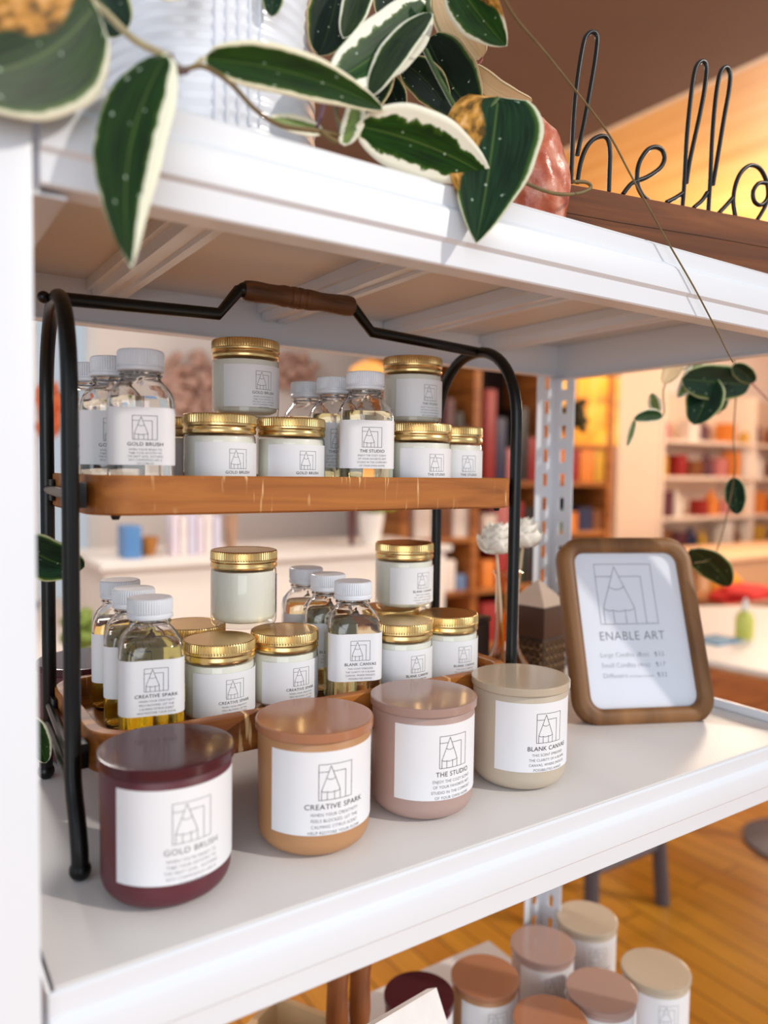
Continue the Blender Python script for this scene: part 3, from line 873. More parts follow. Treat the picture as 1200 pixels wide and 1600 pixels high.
# ------------------------------------------------------------------ THINGS BEHIND THE FRAME
amber = thin_glass('amber_glass', (.93, .72, .38), 2.4)
def vase(loc):
    root = empty('amber_bud_vase', loc, label='slim amber glass bud vase holding cream flowers behind the beige candle', cat='vase')
    bm = bmesh.new()
    lathe(bm, [(0, .0), (.024, .0), (.031, .004), (.034, .016), (.033, .030), (.026, .046), (.018, .058), (.0140, .068), (.0128, .085), (.0128, .140), (.0140, .147), (.0170, .150), (.0160, .151),
               (.0118, .145), (.0116, .085), (.0128, .069), (.0165, .059), (.024, .046), (.031, .030), (.032, .016), (.029, .006), (0, .005)], 40)
    link('glass', bm, amber, root, angle=60)
    return root
vs_ = vase((.578, .622, .0008))
flow_m = plain('cream_petals', (250, 243, 232), 0.7, var=.08, scale=80)
def flower(base, tip, name_label, r=.019):
    root = empty('dried_flower', base, label=name_label, cat='flower', group='cream flowers in the amber vase')
    bm = bmesh.new(); d = Vector(tip)-Vector(base)
    tube(bm, [(0, 0, 0), d*.5+Vector((.001, 0, 0)), d], .0016, 8, seg=4); link('stem', bm, plain('cream_stem', (214, 190, 160), .7), root)
    bm = bmesh.new()
    for ringi, (n, tilt, sz, hz) in enumerate(((7, 70, 1.0, .000), (6, 48, .95, .004), (5, 26, .85, .008), (3, 8, .7, .010))):
        for k in range(n):
            a = 2*math.pi*k/n+ringi*.5+random.uniform(-.15, .15)
            vv = []
            L_, W_ = r*sz, r*.62*sz
            g = [[None]*4 for _ in range(6)]
            for i in range(6):
                for j in range(4):
                    u = i/5; v = (j/3-.5)*2
                    wv = W_*(math.sin(math.pi*(u*.8+.1))**.7)
                    th = R(tilt)*(1-.25*u)
                    rad = L_*u*math.sin(th)+.002; hh_ = L_*u*math.cos(th)*1.15+hz+.0015*math.sin(5*u+j)+abs(v)*.003*(u)
                    x_ = rad; y_ = v*wv
                    g[i][j] = bm.verts.new((x_*math.cos(a)-y_*math.sin(a)+d.x, x_*math.sin(a)+y_*math.cos(a)+d.y, hh_+d.z-.002))
            for i in range(5):
                for j in range(3): bm.faces.new((g[i][j], g[i+1][j], g[i+1][j+1], g[i][j+1]))
    o = link('petals', bm, flow_m, root, angle=80)
    md = o.modifiers.new('th', 'SOLIDIFY'); md.thickness = .0008
    return root
_f1 = at(776, 862, .617); _f2 = at(817, 852, .626)
flower((.577, .620, .008), _f1, 'cream dried flower in the amber vase, left of the rack post', .024)
flower((.580, .624, .008), _f2, 'cream dried flower in the amber vase, right of the rack post', .024)
# carved box with pyramid lid
cb = empty('carved_wooden_box', (.706, .702, .0008), R(12), label='small carved brown box with a pale pyramid lid behind the price frame', cat='box')
bm = bmesh.new(); hs = .027
box(bm, -hs, -hs, 0, hs, hs, .052, bev=.001)
link('body', bm, plain('dark_carved_wood', (74, 52, 38), .5, var=.5, scale=160, bump=.8, bscale=180), cb)
bm = bmesh.new()
rnd = random.Random(4)
for fx, fy, ax in ((0, -1, 'x'), (-1, 0, 'y'), (1, 0, 'y'), (0, 1, 'x')):
    for i in range(5):
        for j in range(4):
            u = -.020+.010*i; z = .008+.0115*j
            P = []
            for k in range(10):
                t = 2*math.pi*k/10
                du, dz = .0048*math.cos(t), .0048*math.sin(t)
                P.append((u+du, fy*(hs+.0006), z+dz) if ax == 'x' else (fx*(hs+.0006), u+du, z+dz))
            tube(bm, P, .0009, 6, closed=True)
link('filigree', bm, plain('bronze_filigree', (150, 118, 84), .35, .8), cb)
bm = bmesh.new(); box(bm, -hs-.002, -hs-.002, .052, hs+.002, hs+.002, .092, bev=.002); link('lid_band', bm, plain('brown_lid_band', (88, 56, 38), .5), cb)
bm = bmesh.new(); loft(bm, [[(sx*a, sy*a, z) for sx, sy in ((1, 1), (-1, 1), (-1, -1), (1, -1))] for a, z in ((hs+.001, .092), (.001, .122))])
link('lid', bm, plain('pale_tan_lid', (206, 184, 166), .6), cb, smooth=False)
# amber crystal holder on a little wooden board, and a dark cube
bd = empty('small_wooden_board', (.545, .690, .0008), 0, label='thin dark wooden board lying on the shelf behind the rack beside the vase', cat='board')
bm = bmesh.new(); box(bm, -.038, -.040, 0, .030, .040, .010, bev=.002); link('plank', bm, wood('dark_board_wood', (70, 38, 18), (110, 62, 30), (140, 84, 44), (8, 60, 60)), bd)
ah = empty('amber_glass_votive', (.552, .672, .0113), label='crumpled amber and gold glass votive on the dark board behind the rack', cat='candle holder')
bm = bmesh.new(); rnd = random.Random(3)
lathe(bm, [(0, 0), (.016, 0), (.020, .006), (.022, .018), (.021, .030), (.017, .038), (.015, .038), (.018, .028), (.018, .012), (0, .006)], 18, rf=lambda i, k: rnd.uniform(-.0022, .0022))
link('glass', bm, plain('amber_gilt', (206, 150, 72), .18, .6, var=.5, scale=90), ah, angle=10)
dk = empty('dark_wooden_cube', (.602, .722, .0008), R(15), label='small very dark cube box behind the amber vase', cat='box')
bm = bmesh.new(); box(bm, -.022, -.022, 0, .022, .022, .074, bev=.0015); link('body', bm, plain('very_dark_wood', (62, 38, 24), .5, var=.2), dk)
bm = bmesh.new(); box(bm, -.023, -.023, .0742, .023, .023, .082, bev=.0015); link('lid', bm, plain('very_dark_wood', (62, 38, 24), .5), dk)

# ------------------------------------------------------------------ ON TOP OF THE SHELF UNIT
# salt lamp
sl = empty('salt_crystal_lamp', (.4430, .4560, .4472), label='rough pink salt crystal lamp left of the wooden sign on the top shelf', cat='lamp')
bm = bmesh.new(); vs = ball(bm, (0, 0, 0), 1.0, 4)
from mathutils import noise as mn
for v in vs:
    p = v.co.copy()
    k = 1+.16*mn.noise(p*1.6)+.05*mn.noise(p*6)
    v.co = Vector((p.x*.029*k, p.y*.026*k, (p.z*.052*k+.044)))
    if v.co.z < 0: v.co.z = 0
mt, nt, b, out = new_mat('pink_salt_rock')
tc = N(nt, 'ShaderNodeTexCoord'); no = N(nt, 'ShaderNodeTexNoise'); no.inputs['Scale'].default_value = 55; no.inputs['Detail'].default_value = 6
nt.links.new(tc.outputs['Object'], no.inputs['Vector'])
rp = ramp(nt, [(0.32, L4((160, 62, 34))), (0.5, L4((196, 104, 72))), (0.68, L4((226, 168, 146)))]); nt.links.new(no.outputs['Fac'], rp.inputs[0])
nt.links.new(rp.outputs[0], b.inputs['Base Color']); b.inputs['Roughness'].default_value = .28
b.inputs['Subsurface Weight'].default_value = .25; b.inputs['Subsurface Radius'].default_value = (.01, .004, .002); b.inputs['Subsurface Scale'].default_value = 1.0
bp = N(nt, 'ShaderNodeBump'); bp.inputs['Strength'].default_value = .9; bp.inputs['Distance'].default_value = .002
nt.links.new(no.outputs['Fac'], bp.inputs['Height']); nt.links.new(bp.outputs[0], b.inputs['Normal'])
link('crystal', bm, mt, sl, angle=80)
# hello sign
SA = math.atan2(.4058-.4505, .695-.470)
sg = empty('wire_word_sign', (.470, .4505, .4472), SA, label='long wooden block sign with black wire script reading hello on the top shelf', cat='sign')
sign_wood = wood('brown_block_wood', (72, 34, 10), (104, 54, 18), (134, 76, 32), (5, 60, 60), .75)
bm = bmesh.new(); box(bm, -.004, 0, 0, .300, .036, .0525, bev=.0012); link('block', bm, sign_wood, sg)
bm = bmesh.new(); tube(bm, [(-.004, -.0002, .0290), (.06, -.0002, .0282), (.15, -.0002, .0288), (.300, -.0002, .0278)], .0003, 5); link('seam', bm, plain('seam_dark', (60, 34, 18), .8), sg)
Ms = Matrix.Translation(sg.location) @ Matrix.Rotation(SA, 4, 'Z'); Mi = Ms.inverted()
pn = (Ms.to_3x3() @ Vector((0, 1, 0))); pp = Ms @ Vector((0, .012, .06))
def W(pts, dy=0.0):
    out = []
    for x, y in pts:
        q = at_plane(860+x*340/1200, 30+y*340/1200, pp+pn*dy, pn); out.append(Mi @ q)
    return out
strokes = [
 [(112, 905), (118, 780), (128, 560), (150, 330), (182, 140), (205, 85), (235, 72), (258, 100), (252, 190), (232, 320), (205, 470), (180, 600), (158, 700), (148, 750)],
 [(148, 905), (165, 800), (195, 715), (235, 665), (285, 645), (318, 665), (328, 740), (325, 850), (322, 950)],
 [(400, 965), (450, 905), (530, 872), (600, 825), (628, 775), (618, 725), (580, 705), (535, 722), (495, 780), (478, 850), (482, 920), (510, 975), (540, 1000)],
 [(640, 1010), (690, 985), (728, 960)], [(728, 1030), (738, 900), (752, 650), (778, 400), (802, 270), (835, 232), (860, 260), (852, 370), (825, 520), (790, 680), (765, 800), (750, 905)],
 [(790, 1040), (835, 1000), (866, 955)], [(870, 1058), (880, 900), (892, 650), (912, 430), (936, 300), (968, 265), (990, 300), (985, 390), (960, 530), (932, 700), (912, 820), (896, 915)],
 [(930, 1068), (975, 1020), (1005, 985)], [(1020, 1090), (1008, 1000), (1022, 910), (1055, 840), (1105, 806), (1155, 825), (1190, 890), (1200, 960), (1185, 1030), (1140, 1108)],
 [(1195, 905), (1150, 905), (1118, 950), (1125, 1005), (1160, 1025), (1195, 990), (1200, 940)],
]
bm = bmesh.new()
for s in strokes:
    P = W(s)
    tube(bm, P, .0020, 10, seg=5)
wire = link('wire_lettering', bm, plain('black_wire', (22, 20, 20), .3, .3, var=.1), sg, angle=60)

# potted hoya ------------------------------------------------------------
hoya = empty('potted_hoya', (.19, .508, .4472), label='variegated hoya trailing over the top shelf edge from a white ribbed pot', cat='potted plant')
def hl(name, bm, mat, root, **k):
    o = link(name, bm, mat, root, **k); o.matrix_parent_inverse = Matrix.Translation(-root.location); return o
bm = bmesh.new()
prof = [(0, .4472), (.060, .4472), (.066, .450)]
z = .455
while z < .600:
    prof += [(.0705, z), (.0713, z+.0022), (.0713, z+.0034), (.0705, z+.0056)]; z += .0085
prof += [(.072, .606), (.072, .612), (.067, .612), (.066, .60), (0, .595)]
def ribs(i, k):
    if i < 3 or i > len(prof)-7: return 0
    return 0
lathe(bm, prof, 96, c=(.19, .508))
hl('pot', bm, plain('white_glazed_pot', (234, 236, 244), .22, var=.01, coat=.4), hoya, angle=50)
# reeded panel on the pot front right
bm = bmesh.new()
for k in range(5):
    a = R(-108+k*5.5)
    x0, y0 = .19+.0712*math.cos(a), .508+.0712*math.sin(a)
    tube(bm, [(x0, y0, .462+.002*k), (x0, y0, .50), (x0, y0, .545)], .0010, 8)
hl('pot_ribs', bm, plain('white_glazed_pot', (234, 236, 244), .22), hoya)
bm = bmesh.new(); lathe(bm, [(0, .5955), (.0655, .5955), (.0655, .602), (0, .604)], 32, c=(.19, .508)); hl('soil', bm, plain('dark_soil', (50, 36, 26), .95, var=.4, scale=200, bump=1, bscale=400), hoya)

LM = {
 'green': leaf_mat('leaf_green_cream_edge', (12, 40, 6), (36, 76, 12), (236, 234, 206), .80, .10),
 'half': leaf_mat('leaf_half_cream', (10, 34, 6), (28, 62, 10), (238, 238, 214), .80, .12, side=.20),
 'wide': leaf_mat('leaf_wide_cream', (10, 42, 6), (30, 74, 12), (240, 240, 222), .62, .30, side=.06),
 'dark': leaf_mat('leaf_dark', (6, 22, 10), (18, 40, 20), (196, 172, 130), .93, .05, streak=.2),
 'fold': leaf_mat('leaf_dark_olive', (12, 30, 10), (44, 62, 24), (226, 224, 204), .86, .06, streak=.0, specks=False),
 'heart': leaf_mat('leaf_blue_green_brown', (10, 34, 14), (30, 64, 34), (214, 214, 186), .93, .03, brown=1.0, flip=True),
 'brown': leaf_mat('leaf_green_brown_patch', (14, 48, 12), (34, 82, 20), (232, 232, 210), .84, .08, brown=1.0),
 'brownf': leaf_mat('leaf_green_orange_patch', (10, 38, 4), (28, 68, 10), (232, 232, 210), .86, .06, brown=1.0, flip=True),
 'cream': leaf_mat('leaf_peach_cream', (222, 188, 142), (236, 206, 164), (240, 214, 176), .9, .05, streak=.25, specks=False, rough=.45),
 'pale': leaf_mat('leaf_pale_green', (96, 120, 60), (140, 158, 90), (232, 228, 204), .55, .3, specks=False),
 'bgreen': leaf_mat('leaf_deep_green', (8, 34, 20), (24, 58, 34), (190, 196, 150), .93, .04),
}
def leaf(root, pb, pt_, yb, yt, wpx, mat, bend=0.0, tilt=0.0, fold=.18, shape=.55, name='leaf', n=22, mW=10, out=0.0, tipw=.8):
    """leaf blade from base pixel to tip pixel at depths yb, yt; wpx = full width in photo pixels"""
    A = at(*pb, yb); B = at(*pt_, yt)
    mid = (A+B)/2
    view = (mid-Vector(CP)); dist = view.dot(Vector(_f)); view.normalize()
    ax = (B-A); Ln = ax.length; axn = ax.normalized()
    side = axn.cross(view).normalized()
    nrm = side.cross(axn).normalized()
    if nrm.dot(view) > 0: nrm = -nrm
    ct, st = math.cos(R(tilt)), math.sin(R(tilt))
    sd = side*ct + nrm*st; nm_ = nrm*ct - side*st
    Wm = wpx/FPX*dist/2/max(.35, abs(ct))
    bn = bend/FPX*dist
    bm = bmesh.new(); uvl = bm.loops.layers.uv.new('UVMap'); G = []
    for i in range(n+1):
        u = i/n
        w_ = (u**shape)*((1-u)**tipw)
        pk = (shape/(shape+tipw)); w_ /= (pk**shape)*((1-pk)**tipw)
        c = A.lerp(B, u)+side*bn*4*u*(1-u)+nm_*(out*4*u*(1-u))
        row = []
        for j in range(mW+1):
            v = j/mW*2-1
            wob = 1+.02*math.sin(u*19+v*3)
            p = c+sd*(v*Wm*w_*wob)+nm_*(fold*abs(v)**1.3*Wm*w_)
            row.append((bm.verts.new(p), (u, (v+1)/2)))
        G.append(row)
    for i in range(n):
        for j in range(mW):
            q = (G[i][j], G[i+1][j], G[i+1][j+1], G[i][j+1])
            try: f = bm.faces.new([a[0] for a in q])
            except ValueError: continue
            for lp, a in zip(f.loops, q): lp[uvl].uv = a[1]
    o = hl(name, bm, mat, root, angle=80)
    md = o.modifiers.new('thickness', 'SOLIDIFY'); md.thickness = .0007; md.offset = 0
    return o
def stem(root, pts, r, col, name='stem', taper=1.0, seg=6):
    P = [at(x, y, Y) for x, y, Y in pts]
    bm = bmesh.new(); tube(bm, P, r, 8, seg=seg, rr=(lambda t: r*(1-(1-taper)*t)))
    return hl(name, bm, col, root, angle=70)
st_beige = plain('beige_stem', (172, 158, 120), .6, var=.15, scale=90)
st_brown = plain('olive_brown_stem', (112, 92, 52), .6, var=.2, scale=90)
st_green = plain('green_stem', (66, 88, 40), .5, var=.15)
st_pink = plain('pinkish_stem', (178, 120, 118), .5, var=.1)
# leaves in the front
leaf(hoya, (150, 6), (-150, 110), .375, .36, 180, LM['brownf'], bend=42, tilt=10, shape=.42, fold=.1)
leaf(hoya, (262, 84), (206, 420), .372, .358, 104, LM['half'], bend=-31, tilt=8, shape=.62, tipw=.92)
leaf(hoya, (316, 92), (600, 172), .385, .385, 66, LM['green'], bend=15, tilt=-5, shape=.45, tipw=.72)
leaf(hoya, (556, 196), (768, 279), .395, .385, 98, LM['wide'], bend=10, tilt=0, shape=.55, tipw=.75, fold=.08)
leaf(hoya, (778, 152), (744, 381), .395, .372, 150, LM['heart'], bend=3, tilt=0, shape=.38, tipw=.9, fold=.25)
leaf(hoya, (668, 4), (520, 128), .425, .405, 88, LM['wide'], bend=10, tilt=12, shape=.5, tipw=.5)
leaf(hoya, (674, 20), (578, 152), .408, .400, 44, LM['fold'], bend=-8, tilt=30, shape=.6, tipw=.6)
leaf(hoya, (530, -30), (498, 88), .455, .445, 80, LM['dark'], bend=4, shape=.5, tipw=.6)
leaf(hoya, (575, -40), (536, 60), .44, .43, 44, LM['fold'], bend=0, shape=.5, tipw=.6)
leaf(hoya, (668, 60), (742, 178), .455, .440, 98, LM['dark'], bend=-6, tilt=10, shape=.5, tipw=.55)
leaf(hoya, (628, 96), (700, 172), .465, .455, 56, LM['dark'], bend=6, tilt=0, shape=.5, tipw=.6)
leaf(hoya, (596, 118), (628, 182), .455, .450, 40, LM['dark'], bend=4, shape=.5, tipw=.6)
leaf(hoya, (684, -30), (753, 92), .445, .440, 66, LM['cream'], bend=-6, shape=.5, tipw=.5)
leaf(hoya, (738, 104), (832, 158), .435, .43, 34, LM['cream'], bend=-12, tilt=18, shape=.4, tipw=.6)
leaf(hoya, (706, -42), (792, 72), .400, .39, 74, LM['brown'], bend=-4, tilt=10, shape=.5, tipw=.8)
leaf(hoya, (120, -40), (196, 52), .42, .415, 84, LM['bgreen'], bend=4, shape=.5, tipw=.5)
leaf(hoya, (505, 205), (418, 186), .400, .395, 26, LM['pale'], bend=0, tilt=30, shape=.5, tipw=.6)
leaf(hoya, (556, 150), (538, 228), .402, .398, 34, LM['pale'], bend=6, tilt=20, shape=.5, tipw=.4)
leaf(hoya, (428, -30), (424, 26), .43, .43, 34, LM['bgreen'], shape=.5, tipw=.6)
leaf(hoya, (60, -60), (-20, 62), .38, .375, 60, LM['pale'], bend=0, shape=.5, tipw=.5)
leaf(hoya, (640, -60), (600, 40), .47, .46, 80, LM['dark'], shape=.5, tipw=.6)
leaf(hoya, (600, 60), (560, 190), .44, .42, 60, LM['dark'], bend=5, shape=.5, tipw=.6)
leaf(hoya, (300, -60), (240, -8), .43, .42, 60, LM['green'], shape=.5, tipw=.6)
# stems
stem(hoya, [(120, -20, .41), (165, 20, .40), (210, 62, .385), (262, 88, .374)], .0018, st_beige)
stem(hoya, [(264, 90, .374), (285, 108, .377), (318, 104, .382), (360, 130, .387), (400, 172, .390), (440, 196, .394), (495, 204, .398), (530, 212, .402)], .0013, st_brown)
stem(hoya, [(262, 86, .3735), (272, 108, .375), (292, 110, .378)], .0030, plain('purple_node', (92, 66, 62), .5), taper=.6)
stem(hoya, [(316, 92, .385), (308, 100, .384), (300, 106, .381)], .0012, st_beige)
stem(hoya, [(500, 205, .398), (528, 222, .402), (552, 205, .402), (560, 196, .397)], .0016, st_brown)
stem(hoya, [(505, 165, .405), (500, 185, .402), (494, 200, .399)], .0014, plain('purple_stem', (110, 74, 92), .5))
stem(hoya, [(520, 120, .45), (524, 170, .43), (532, 205, .405)], .0016, st_brown)
stem(hoya, [(664, 78, .43), (690, 130, .42), (722, 182, .405), (752, 182, .398), (778, 154, .395)], .0018, st_green)
stem(hoya, [(668, -20, .43), (668, 5, .425), (672, 22, .41)], .0018, st_green)
stem(hoya, [(753, 92, .44), (746, 102, .438), (739, 106, .435)], .0011, plain('red_petiole', (120, 36, 40), .5))
stem(hoya, [(760, -60, .36), (800, 20, .37), (850, 80, .38), (898, 140, .385), (950, 208, .387), (988, 278, .3865), (1040, 372, .3855), (1085, 450, .3845), (1124, 524, .3835)], .00085, st_brown, taper=.75)
stem(hoya, [(1124, 524, .3835), (1134, 545, .3835), (1145, 566, .383)], .0005, st_brown)
stem(hoya, [(800, 275, .41), (835, 292, .412), (870, 303, .414), (905, 302, .416), (923, 293, .417), (916, 285, .419), (896, 284, .42)], .0014, st_brown)

# vine hanging off the right end of the top shelf ------------------------
rv = empty('trailing_hoya_vine', (.86, .56, .4472), label='hoya strand hanging off the right end of the top shelf above the price frame', cat='plant')
stem(rv, [(1050, 420, .60), (1130, 540, .595), (1150, 580, .585), (1146, 680, .585), (1147, 745, .585), (1120, 860, .585), (1085, 880, .585)], .0009, st_brown)
stem(rv, [(1148, 575, .580), (1165, 590, .575), (1200, 625, .57), (1240, 670, .57)], .0013, st_pink, taper=.7)
leaf(rv, (1065, 592), (1172, 602), .585, .575, 56, LM['bgreen'], bend=0, tilt=5, shape=.45, tipw=.5)
leaf(rv, (1105, 585), (1084, 664), .592, .588, 56, LM['bgreen'], bend=6, shape=.5, tipw=.6)
leaf(rv, (1145, 570), (1180, 596), .565, .56, 26, LM['bgreen'], bend=0, shape=.5, tipw=.6)
leaf(rv, (1094, 562), (1058, 622), .600, .597, 30, LM['pale'], bend=4, shape=.5, tipw=.7)
leaf(rv, (1065, 556), (1036, 600), .605, .600, 28, LM['cream'], shape=.5, tipw=.6)
leaf(rv, (1120, 600), (1128, 642), .598, .598, 30, LM['green'], shape=.5, tipw=.6)
leaf(rv, (1108, 610), (1122, 648), .606, .606, 28, LM['cream'], shape=.5, tipw=.6)
leaf(rv, (1035, 650), (990, 655), .600, .600, 22, LM['green'], bend=-3, shape=.5, tipw=.6)
leaf(rv, (1028, 646), (1018, 614), .602, .602, 20, LM['pale'], shape=.5, tipw=.6)
leaf(rv, (992, 656), (980, 698), .602, .602, 11, LM['pale'], shape=.5, tipw=.6)
leaf(rv, (1146, 746), (1152, 804), .585, .585, 31, LM['bgreen'], shape=.5, tipw=.6)
leaf(rv, (1078, 858), (1140, 916), .590, .595, 46, LM['bgreen'], bend=6, tilt=20, shape=.5, tipw=.7)
stem(rv, [(1094, 562, .600), (1040, 600, .602), (1036, 650, .601), (992, 656, .602)], .0008, st_green)
# vine at the left end
lv_ = empty('trailing_hoya_vine', (.045, .56, .4472), label='hoya strand with dark leaves hanging behind the left post of the black rack', cat='plant')
leaf(lv_, (32, 845), (132, 886), .560, .560, 66, LM['bgreen'], bend=-10, tilt=15, shape=.45, tipw=.6)
leaf(lv_, (48, 1120), (72, 1192), .585, .585, 36, LM['green'], shape=.5, tipw=.6)
stem(lv_, [(30, 350, .58), (36, 600, .575), (30, 845, .562), (40, 1000, .58), (48, 1122, .585)], .0012, st_brown)

# ------------------------------------------------------------------ LOWER SHELF
ZL = -.4440
low = [
 ('gold', 655, 1552, 'burgundy lidded candle on the lower shelf behind the white card'),
 ('spark', 758, 1523, 'tan lidded candle on the lower shelf between the burgundy and mauve ones'),
 ('studio', 848, 1474, 'mauve lidded candle at the back of the lower shelf'),
 ('canvas', 917, 1432, 'pale beige lidded candle furthest back on the lower shelf, near its rear post'),
 ('spark', 860, 1592, 'tan lidded candle nearest the picture bottom on the lower shelf'),
 ('studio', 940, 1545, 'rosy mauve lidded candle in the front row of the lower shelf'),
 ('canvas', 1025, 1512, 'pale beige lidded candle rightmost on the lower shelf'),
]
tan_l = {'gold': CM['gold'], 'spark': CM['spark'], 'studio': CM['studio'], 'canvas': CM['canvas']}
lowp = {}
for sct, x, y, lab in low:
    p = at_z(x, y, ZL+.088)
    if sct not in lowp: o = lowp[sct] = make_candle('large_candle', sct, *CM[sct], lab, group='lidded candles on the lower shelf')
    else: o = copy_tree(lowp[sct]); o['label'] = lab
    o.location = (p.x, p.y, ZL); o.rotation_euler.z = face_rz(p.x, p.y, 25)
# white card box leaning
wb = empty('white_card_box', label='tilted white display card on the lower shelf in front of the burgundy candle', cat='card')
q0, q1, q2 = at(682, 1543, .560), at(572, 1608, .500), at(712, 1640, .540)
u_, v_ = q1-q0, q2-q0
nn_ = u_.cross(v_).normalized()
if nn_.y < 0: nn_ = -nn_
lenv = (q2.z-(ZL+.004))/abs(v_.z)*1.0
q3 = q0+v_*(1+max(0, lenv)); q4 = q1+(q3-q0)
q4 = q1+v_*min(1+max(0, lenv), (q1.z-(ZL+.003))/abs(v_.z))
bm = bmesh.new()
fa = [bm.verts.new(p) for p in (q0, q1, q4, q3)]; fb = [bm.verts.new(Vector(p)+nn_*.010) for p in (q0, q1, q4, q3)]
bm.faces.new(fa); bm.faces.new(fb[::-1])
for k in range(4): bm.faces.new((fa[k], fb[k], fb[(k+1) % 4], fa[(k+1) % 4]))
link('card', bm, plain('white_card', (238, 240, 244), .5), wb, smooth=False)
# wooden crate corner at lower left
cr = empty('wooden_crate', (.20, .47, ZL), R(0), label='pale wooden crate at the left of the lower shelf, rim just showing under the lip', cat='crate')
crw = wood('pale_crate_wood', (188, 150, 104), (212, 176, 130), (226, 194, 150), (6, 50, 50), .6)
grey_in = plain('grey_crate_side', (150, 140, 118), .7)
ca = at(446, 1562, .66); cbp = at(560, 1606, .55)
bm = bmesh.new()
def plank(bm, a, b_, h, t):
    a = Vector(a); b_ = Vector(b_); d = (b_-a).normalized(); n_ = Vector((-d.y, d.x, 0))*t/2
    vs = [bm.verts.new(p) for p in (a-n_, b_-n_, b_+n_, a+n_)]; vs2 = [bm.verts.new(v.co-Vector((0, 0, h))) for v in vs]
    bm.faces.new(vs); bm.faces.new(vs2[::-1])
    for k in range(4): bm.faces.new((vs[k], vs2[k], vs2[(k+1) % 4], vs[(k+1) % 4]))
zc_ = -.335
c0 = at_z(432, 1556, zc_); c1 = at_z(590, 1618, zc_); dv = (c1-c0).normalized(); nv = Vector((dv.y, -dv.x, 0))
if nv.x > 0: nv = -nv
inv_t = Matrix.Translation((-.20, -.47, -ZL))
for a, b_ in ((c0, c1), (c0, c0+nv*.10), (c1, c1+nv*.10), (c0+nv*.10, c1+nv*.10)):
    bm = bmesh.new(); plank(bm, a, b_, zc_-ZL-.001, .007); bmesh.ops.transform(bm, matrix=inv_t, verts=bm.verts[:]); link('side', bm, plain('pale_crate_plain', (206, 172, 128), .6, var=.08, scale=14), cr, smooth=False)
# turned wooden candlesticks
tw = wood('brown_turned_wood', (104, 54, 22), (142, 82, 40), (168, 106, 60), (40, 40, 8), .4)
csp = None
for x, y, lab in ((527, 1560, 'brown turned wooden candlestick on the lower shelf, nearer the crate'), (562, 1560, 'brown turned wooden candlestick on the lower shelf, nearer the burgundy candle')):
    p = at(x, y, .665)
    if csp is None:
        csp = empty('wooden_candlestick', label=lab, cat='candlestick', group='wooden candlesticks on the lower shelf')
        bm = bmesh.new()
        lathe(bm, [(0, 0), (.016, 0), (.017, .004), (.011, .012), (.0095, .03), (.012, .05), (.0125, .065), (.008, .085), (.007, .095), (.0105, .108), (.012, .125), (.011, .160), (.0125, .180), (.0135, .186), (.0100, .190), (0, .188)], 24)
        link('stick', bm, tw, csp, angle=60); o = csp
    else: o = copy_tree(csp); o['label'] = lab
    o.location = (p.x, p.y, ZL)

# ------------------------------------------------------------------ SHOP BEHIND
def bx(name, x0, y0, x1, y1, Y, dep, mat, parent=None, bev=.004, label=None, cat=None, group=None, zb=None):
    """box whose front face covers the pixel rectangle at depth Y"""
    a = at(x0, (y0+y1)/2, Y); b_ = at(x1, (y0+y1)/2, Y); t = at((x0+x1)/2, y0, Y); l = at((x0+x1)/2, y1, Y)
    zlo = l.z if zb is None else zb
    o = boxobj(name, (a.x, Y, zlo), (b_.x, Y+dep, t.z), mat, parent, bev)
    if label: tag(o, label, cat, group)
    return o
# long cream counter
ct_top = at(380, 869, 3.0).z
cx0, cx1 = at(165, 870, 3.0).x, at(700, 870, 3.0).x
counter = empty('shop_counter', ((cx0+cx1)/2, 3.0, FLOORZ), label='long cream shop counter across the room behind the rack', cat='counter')
cream_m = plain('cream_counter_paint', (244, 234, 224), .6, var=.02, scale=3)
def cpart(name, a, b_, mat, root, bev=.004):
    o = boxobj(name, a, b_, mat, None, bev); o.parent = root; o.matrix_parent_inverse = Matrix.Translation(-root.location); return o
cpart('cabinet', (cx0, 3.02, FLOORZ), (cx1, 3.55, ct_top-.03), cream_m, counter)
cpart('worktop', (cx0-.02, 2.99, ct_top-.03), (cx1+.02, 3.58, ct_top), plain('white_worktop', (244, 236, 228), .4), counter)
cz = ct_top
def on_counter(name, x0, y0, x1, Y, mat, label, cat, dep=.12, group=None, round_=False):
    a = at(x0, 850, Y); b_ = at(x1, 850, Y); t = at((x0+x1)/2, y0, Y)
    root = None
    if round_:
        r = abs(b_.x-a.x)/2; bm = bmesh.new(); hgt = t.z-cz
        lathe(bm, [(0, 0), (r*.6, 0), (r*.8, hgt*.3), (r, hgt*.85), (r, hgt), (r*.9, hgt), (r*.7, hgt*.35), (0, hgt*.2)], 28)
        o = link(name, bm, mat, None, angle=50); o.location = ((a.x+b_.x)/2, Y+.1, cz+.0005)
    else:
        o = boxobj(name, (a.x, Y, cz+.0005), (b_.x, Y+dep, t.z), mat, None, .006)
    return tag(o, label, cat, group)
on_counter('storage_tin', 195, 822, 222, 3.1, plain('blue_tin', (86, 132, 184), .4), 'blue box on the far cream counter seen above the golden bottles', 'box')
on_counter('wooden_bowl', 228, 842, 258, 3.1, plain('amber_bowl', (176, 112, 44), .4), 'amber brown bowl on the far counter right of the blue box', 'bowl', round_=True)
for i, x in enumerate((270, 283, 296, 309, 322, 335)):
    o = on_counter('paper_packet', x, 802+(i % 2)*4, x+10, 3.12+.0*i, plain('pale_packet_%d' % (i % 3), ((228, 214, 222), (240, 226, 220), (214, 208, 226))[i % 3], .6),
               'pale upright packet on the far counter, %s' % ('leftmost of six', 'second of six from the left', 'third of six from the left', 'third of six from the right', 'second of six from the right', 'rightmost of six')[i], 'packet', dep=.1, group='pale packets on the counter')
